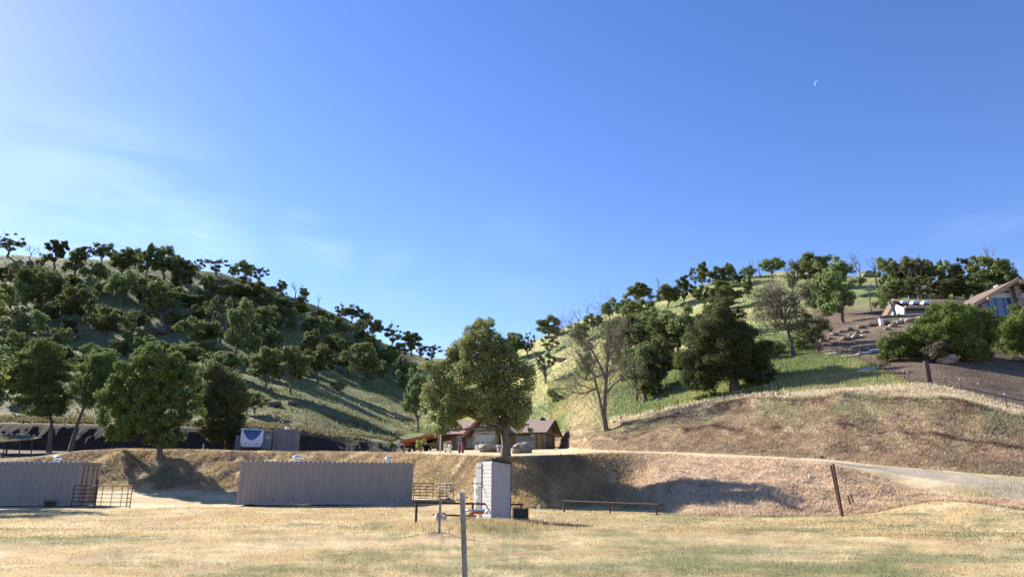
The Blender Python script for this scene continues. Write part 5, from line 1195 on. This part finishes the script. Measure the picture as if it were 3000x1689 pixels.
    for (x, z_) in ((el.x+2.05, zz(el.x+2.05)+.12), (pk.x, pk.z-.45)):
        q = MB(); q.tube([(x, yy-.5, z_), (x, wy+2, z_)], .30, 16); q.build('log_beam', 'tan_beam', r)
    for (x, w2) in ((el.x+1.75, .7), (pk.x, .8)):
        q = MB(); q.box((x, wy-.7, zz(x)/2-1.2), (w2, w2, zz(x)+2.0), taper=.85); q.build('stone_column', 'stone_veneer', r)
    q = MB(); q.box((pk.x+1.5, yy+6, pk.z+.1), (1.1, 1.0, 1.6)); q.build('chimney', 'pale_rock', go)
upper_house()
def urn():
    p = P(2488, 797, 90); r = thing('terracotta_urn', p, 0, 'round terracotta urn with narrow neck beside the stone column of the upper house', 'urn')
    m = MB(); m.lathe([(.18, -.6), (.22, -.55), (.42, -.2), (.47, .1), (.38, .4), (.17, .72), (.12, .95), (.15, 1.05)], 20); m.build('vase', 'terracotta', r, smooth=True)
    k = MB(); k.lathe([(.3, -1.2), (.26, -1.15), (.2, -.62)], 12); k.build('stand', 'concrete', r)
urn()
def stump():
    g = P(2254, 803, 98.2); r = thing('tree_stump', g, 0, 'tall dead forked stump against the white end wall of the upper house', 'stump'); rr = random.Random(6); mb = MB(); W = lambda a, b: P(a, b, 98.2)-g
    mb.tube([W(2256, 812), W(2252, 790), W(2247, 772), W(2240, 760), W(2236, 752)], [.26, .2, .18, .15, .1], 9, wob=.3, rng=rr); mb.tube([W(2247, 775), W(2249, 764), W(2246, 755)], [.18, .15, .1], 7, wob=.3, rng=rr); mb.tube([W(2256, 805), W(2264, 795), W(2263, 790)], [.3, .22, .15], 7, wob=.3, rng=rr)
    mb.build('trunk', 'pale_bark', r, fix=False)
stump()
# rock wall and boulders below the terrace
rl = [(2050,862,18,9),(2072,856,22,11),(2088,850,18,9),(2100,840,26,13),(2118,834,22,12),(2136,828,24,14),(2152,848,26,18),(2128,852,30,15),(2168,822,28,12),(2190,818,24,10),(2206,815,26,12),(2225,812,36,15),(2246,818,26,12),(2262,812,30,16),(2277,805,26,16),(2295,808,38,22),(2300,824,18,14),(2316,800,26,14),(2158,836,16,8),(2078,866,14,8),(2106,862,16,9),(2176,834,22,9),(2232,826,20,9),(2310,812,16,9),(2140,842,18,11),(2064,868,12,7)]
posn = ['lowest left', 'second', 'third', 'fourth', 'fifth', 'sixth', 'seventh', 'eighth', 'ninth', 'tenth', 'eleventh', 'twelfth', 'thirteenth', 'fourteenth', 'fifteenth', 'sixteenth', 'seventeenth', 'eighteenth', 'nineteenth', 'twentieth', 'twenty-first', 'twenty-second', 'twenty-third', 'twenty-fourth', 'twenty-fifth', 'twenty-sixth']
for k, (a, b, c, d) in enumerate(sorted(rl)):
    boulder('boulder', a, b+3, c*.85, d*.62, f'{posn[k]} pale boulder from the left in the rock wall below the upper house' if k else 'leftmost pale boulder in the rock wall below the upper house', 'pale_rock' if k % 3 else 'rock', 100+k, group='rock wall boulders below the upper house')
boulder('boulder', 2385, 915, 46, 26, 'pale pointed boulder at the foot of the twiggy dead shrub', 'pale_rock', 140)
boulder('boulder', 2565, 908, 40, 12, 'flat brown boulder near the right edge below the big shrub', 'rock', 141)
dk = [(245,790,40,24),(278,788,22,18),(450,805,48,30),(470,790,30,16),(100,858,44,26),(560,728,90,20),(600,740,70,16),(640,752,40,14),(395,840,40,20),(430,830,36,18),(75,665,16,10),(35,668,12,8),(688,706+8,16,8),(700,722,18,10),(475,680,24,10),(860,806,20,8),(770,930,18,8),(640,1010,36,12),(690,1022,34,14),(735,1018,26,12),(705,905,26,20),(680,890,40,12),(500,760,30,16),(535,780,26,14),(345,900,36,14),(120,905,34,18),(1075,855+50,10,6),(880,878,20,8)]
for k, (a, b, c, d) in enumerate(sorted(dk)):
    boulder('boulder', a, b, c, d, f'dark rock outcrop on the left hillside, {ORD[k]} from the left', 'dark_rock', 200+k, group='dark rocks on the left hill', cat='rock')
for k, (a, b, c, d, lab) in enumerate([(1412,907,36,7,'tan flat rock outcrop on the yellow right slope behind the leafless tree'),(1480,880,30,12,'brown rock group on the slope above the leafless tree'),(1658,1008,16,7,'small grey rock on the green slope by the fence posts'),(2185,690,40,18,'dark rock pile on the right hill skyline between the bare snags'),(1548,1063,14,6,'small rock on the pale strip right of the leafless tree'),(1950,741,14,6,'small rock in the grass near the ridge of the right hill'),(1590,770,24,6,'tan rock on the upper slope of the right hill')]):
    boulder('boulder', a, b, c, d, lab, 'rock', 300+k, cat='rock')
for k, (a, b, c, d, lab) in enumerate([(2037,1206,7,8,'larger white stone on the road bank'),(2022,1216,9,5,'white flat stone on the bank left of the larger white stone'),(2060,1168,8,4,'small white stone near the top of the road bank'),(2066,1153,12,6,'dark clod at the edge of the gravel road')]):
    boulder('stone', a, b, c, d, lab, 'white_paint' if k < 3 else 'dark_rock', 320+k, cat='stone')
simple('weathered_board', (.52, .51, .48), .8, var=.2, scale=3)
def slab(px, py, w_, d_, label, ang=.2, th=.08, mat='weathered_board'):
    g = ground(px, py); r = tag(MB().box((0, 0, 0), (w_, d_, th)).build('board', mat), label, 'board'); r.location = g+Vector((0, 0, .14)); e = .8
    n_ = Vector((h1(g.x-e, g.y)-h1(g.x+e, g.y), h1(g.x, g.y-e)-h1(g.x, g.y+e), 2*e)).normalized(); r.rotation_euler = n_.to_track_quat('Z', 'Y').to_euler()
slab(2183, 932, 1.6, 1.2, 'white flat board lying on the green slope at the edge of the brown ground')
slab(2095, 893, 1.4, .5, 'white plank pile at the left foot of the brown slope', .3, .2)
slab(2138, 897, 1.6, .3, 'long white plank on the brown slope right of the plank pile', .3)
slab(2175, 891, 1.4, .35, 'short white plank on the brown slope below the smaller shrub', .3)
slab(2200, 884, 1.0, .5, 'white chunk nearest the smaller bright green shrub', .3, .2)
slab(2158, 848, 1.0, .8, 'white bucket lid among the boulders below the terrace', .3, .2)
def redbox():
    g = ground(2220, 822)+Vector((0, 0, .1)); g = ground(2218, 818); r = thing('utility_box', g, 0, 'small white and red utility box on the rock wall', 'box'); m = MB(); m.box((0, 0, .45), (.45, .4, .9)); m.build('housing', 'white_paint', r); q = MB(); q.box((0, 0, .98), (.5, .45, .16)); q.build('lid', 'maroon', r)
redbox()
# ---------------------------------------------------------------- hillside wire fence
def wire_fence(pts, label, group, mat='rust_pipe', hpx=None, wires=(.35, .65, .95), rad=.03, wire_r=.008):
    """each post is a thing; the wires strung between them are one thing"""
    tops = []
    for k, (px, py, tp) in enumerate(pts):
        g = ground(px, py); d = proj(g)[2]; hh = (py-tp)*d/FPX*1.02; r = thing('fence_post', g, 0, f'{label}, {ORD[k]} post from the left', 'post', group)
        m = MB(); ln_ = Vector((rnd.uniform(-.05, .05)*hh, 0, hh)); m.tube([(0, 0, -.2), ln_], rad, 6); m.build('shaft', mat, r); q = MB(); q.tube([ln_*.94, ln_*1.01], rad*1.15, 6); q.build('tip', 'white_paint' if mat == 'rust_pipe' else mat, r); tops.append((g, ln_))
    m = MB()
    for (g0, l0), (g1_, l1) in zip(tops, tops[1:]):
        for w_ in wires:
            a = g0+l0*w_; b = g1_+l1*w_; m.tube([a, (a+b)/2-Vector((0, 0, .03)), b], wire_r, 4, cap=False)
    tag(m.build('fence_wire', 'dark_paint', fix=False), f'thin wire strung along the {label}', 'fence wire')
wire_fence([(1497,1062,1042),(1515,1057,1040),(1538,1052,1031),(1550,1024+14,1012),(1562,1072,1048),(1602,1048,1020),(1660,1050,1012),(1708,1046,1008),(1823,1019,993),(1948,1001,964),(2060,982,947),(2208,970,930)], 'wire fence along the green slope above the cut bank', 'fence posts above the cut bank', 'dark_paint')
wire_fence([(2118,895,875),(2141,899,878),(2166,905,884),(2192,915,893),(2220,930,908),(2250,938,914),(2276,960,932),(2289,969,936),(2379,972,946),(2419,988,955),(2467,1000,965),(2536,1033,990)], 'wire fence crossing the brown slope below the shrubs', 'fence posts on the brown slope', 'rust_pipe')
wire_fence([(1556,1036,1016),(1590,1018,1000),(1612,1030,1005),(1634,1008,988),(1652,1003,985)], 'short wire fence climbing the pale strip', 'fence posts on the pale strip', 'rust_pipe')
def big_post():
    g = ground(2338, 964); d = proj(g)[2]; hh = 54*d/FPX; r = thing('fence_post', g, 0, 'thick dark round wooden post on the brown slope', 'post'); m = MB(); m.tube([(0, 0, -.3), (0, 0, hh)], [.21, .20], 14); m.build('shaft', 'burnt_wood', r); q = MB(); q.tube([(0, 0, hh), (0, 0, hh+.03)], .19, 14); q.build('end_grain', 'wood_grey', r)
simple('burnt_wood', (.07, .055, .05), .9, var=.4, scale=8, streak=(4, 4, .6), bump=.6)
big_post()
# ---------------------------------------------------------------- shed roof at the far left on the upper pad
def left_barn():
    c = P(40, 1105, 74); zc = gz(c.x, 74); r = thing('open_barn', (c.x, 74, zc), 0, 'tan metal barn roof with white ribbed edge at the far left edge', 'barn')
    g = Vector((c.x, 74, zc)); A = P(-260, 1074, 70)-g; B = P(105, 1096, 70)-g; dn = P(105, 1103, 70).z-P(105, 1096, 70).z
    lo = [P(-260, 1128, 66.5)-g, P(0, 1110, 67)-g, P(92, 1102, 67.5)-g, P(105, 1098, 68.5)-g]; hi = [A, A.lerp(B, .71), A.lerp(B, .96), B]
    m = MB(); m.v = [tuple(p) for p in lo+hi]+[tuple(p-Vector((0, 0, .1))) for p in lo+hi]; m.f = [(0, 1, 5, 4), (1, 2, 6, 5), (2, 3, 7, 6), (12, 13, 9, 8), (13, 14, 10, 9), (14, 15, 11, 10), (8, 9, 1, 0), (9, 10, 2, 1), (10, 11, 3, 2)]; ro = m.build('roof', 'tan_roof', r, fix=False)
    for k in range(26):
        q = MB(); p = A.lerp(B, (k+.5)/26); q.box((p.x, p.y+.1, p.z+.05), (.19, .12, .08)); q.build('ridge_cap', 'white_paint', ro)
    for px in (-60, 60):
        q = P(px, 1112, 71)-g; k = MB(); top = A.lerp(B, (px+260)/365).z-.35; k.tube([(q.x, q.y-2.2, -2), (q.x, q.y-2.2, top-.25)], .08, 8); k.build('post', 'dark_paint', r)
left_barn()
for k, (px, top) in enumerate(((8, 1112), (48, 1108), (78, 1106))):
    c = P(px, 1148, 64); c.z = gz(c.x, c.y); r = thing('fence_post', c, 0, f'dark fence post below the tan barn roof, {ORD[k]} from the left edge', 'post', 'fence posts below the barn'); t = P(px+4, top, 64)-c; m = MB(); m.tube([(0, 0, -.3), t], .05, 8); m.build('shaft', 'dark_paint', r); q = MB(); q.tube([t*.97, t*1.01], .06, 8); q.build('cap', 'dark_paint', r)
# ---------------------------------------------------------------- grass too fine to count
def grass_mat(name):
    m, n, b = newmat(name); N_ = n.nodes.new; K = n.links.new
    at = N_('ShaderNodeAttribute'); at.attribute_name = 'tint'; K(at.outputs['Color'], b.inputs['Base Color']); b.inputs['Roughness'].default_value = .7; b.inputs['Specular IOR Level'].default_value = .2
    tr = N_('ShaderNodeBsdfTranslucent'); K(at.outputs['Color'], tr.inputs['Color']); ms = N_('ShaderNodeMixShader'); ms.inputs[0].default_value = .35
    o_ = [q for q in n.nodes if q.type == 'OUTPUT_MATERIAL'][0]; K(b.outputs[0], ms.inputs[1]); K(tr.outputs[0], ms.inputs[2]); K(ms.outputs[0], o_.inputs['Surface'])
grass_mat('grass_blades')
def blades(name, x, y, hgt, wid, label, lean=.5, gain=1.15, seed=1, var=.3):
    rng = np.random.default_rng(seed); n = len(x); z = H(x, y); col = tint(x, y, z)*gain*(1+var*rng.normal(size=n)[:, None]*.6)
    a = rng.random(n)*math.pi; hh = hgt*(.5+rng.random(n)); ww = wid*(.6+.8*rng.random(n)); dx = np.cos(a)*ww/2; dy = np.sin(a)*ww/2
    la = rng.random(n)*2*math.pi; ll = hh*lean*rng.random(n)
    v = np.stack([np.c_[x-dx, y-dy, z-.01], np.c_[x+dx, y+dy, z-.01], np.c_[x+np.cos(la)*ll, y+np.sin(la)*ll, z+hh]], 1).reshape(-1, 3)
    o = npmesh(name, v, np.arange(3*n).reshape(n, 3), 'grass_blades', np.repeat(np.clip(col, .02, .95), 3, 0)); return tag(o, label, 'grass', kind='stuff')
rg = np.random.default_rng(10)
def polar(n, d0, d1, az0=-40, az1=40, p=1.0):
    d = d0+(d1-d0)*rg.random(n)**p; a = np.radians(az0+(az1-az0)*rg.random(n)); return d*np.sin(a), d*np.cos(a)
x, y = polar(230000, 9.5, 26, -39, 39, 1.2); m = fbm(x/.8, y/.5, 3, 70) > -.35
blades('dry_grass', x[m], y[m], .032, .014, 'short dry mown grass of the field in the foreground', seed=2)
x, y = polar(130000, 24, 47, -39, 39); q, _ = zone(x, y); m = (q < 2.05)
blades('dry_grass', x[m], y[m], .05, .035, 'short dry grass of the field around the containers', seed=3)
def zone_pts(n, q0, q1, az0, az1, dmax=400):
    a = np.radians(az0+(az1-az0)*rg.random(n)); qq = q0+(q1-q0)*rg.random(n); k = np.floor(qq).astype(int); t = qq-k
    u = (a+math.pi)/math.radians(.1); i = np.clip(u.astype(int), 0, len(AZT)-2); d = DT[k, i]*(1-t)+DT[k+1, i]*t; return d*np.sin(a), d*np.cos(a)
x, y = zone_pts(110000, 2.0, 2.999, -40, 38); blades('bank_tufts', x, y, .12, .05, 'matted dry grass on the bank below the yard', lean=2.0, seed=4, var=.3, gain=1.35)
x, y = zone_pts(70000, 4.0, 4.999, 3, 40); blades('bank_tufts', x, y, .13, .045, 'dry grass tufts on the brown cut bank', lean=1.8, seed=5, var=.3, gain=1.15)
x, y = zone_pts(40000, 4.93, 5.999, 5, 40); blades('strip_grass', x, y, .16, .07, 'flattened straw grass on the strip above the cut bank', lean=1.5, seed=6, var=.4)
x, y = zone_pts(130000, 5.98, 6.9, 3, 30); z = H(x, y); c_ = tint(x, y, z); m = c_[:, 1] > c_[:, 0]*.8; blades('tall_grass', x[m], y[m], .24, .07, 'tall green grass on the slope above the wire fence', lean=.5, seed=7, var=.35)
x, y = zone_pts(90000, 5.1, 8.99, -39, 22); m = fbm(x/4, y/4, 3, 72) > -.2; blades('hill_grass', x[m], y[m], .38, .26, 'wild grass tussocks covering both hills', lean=.6, gain=1.1, seed=8, var=.4)
# tufts around the shed and posts
x = np.concatenate([rg.normal(-1.0, 1.1, 5000), rg.normal(-1.7, 1.3, 6500), rg.normal(22, 1.4, 2500)]); y = np.concatenate([rg.normal(27.6, .55, 5000), rg.normal(24.6, 1.3, 6500), rg.normal(33, 1.0, 2500)])
blades('dry_tufts', x, y, .16, .02, 'taller uncut dry grass around the narrow shed and the thin post', lean=.6, seed=9, gain=1.1)
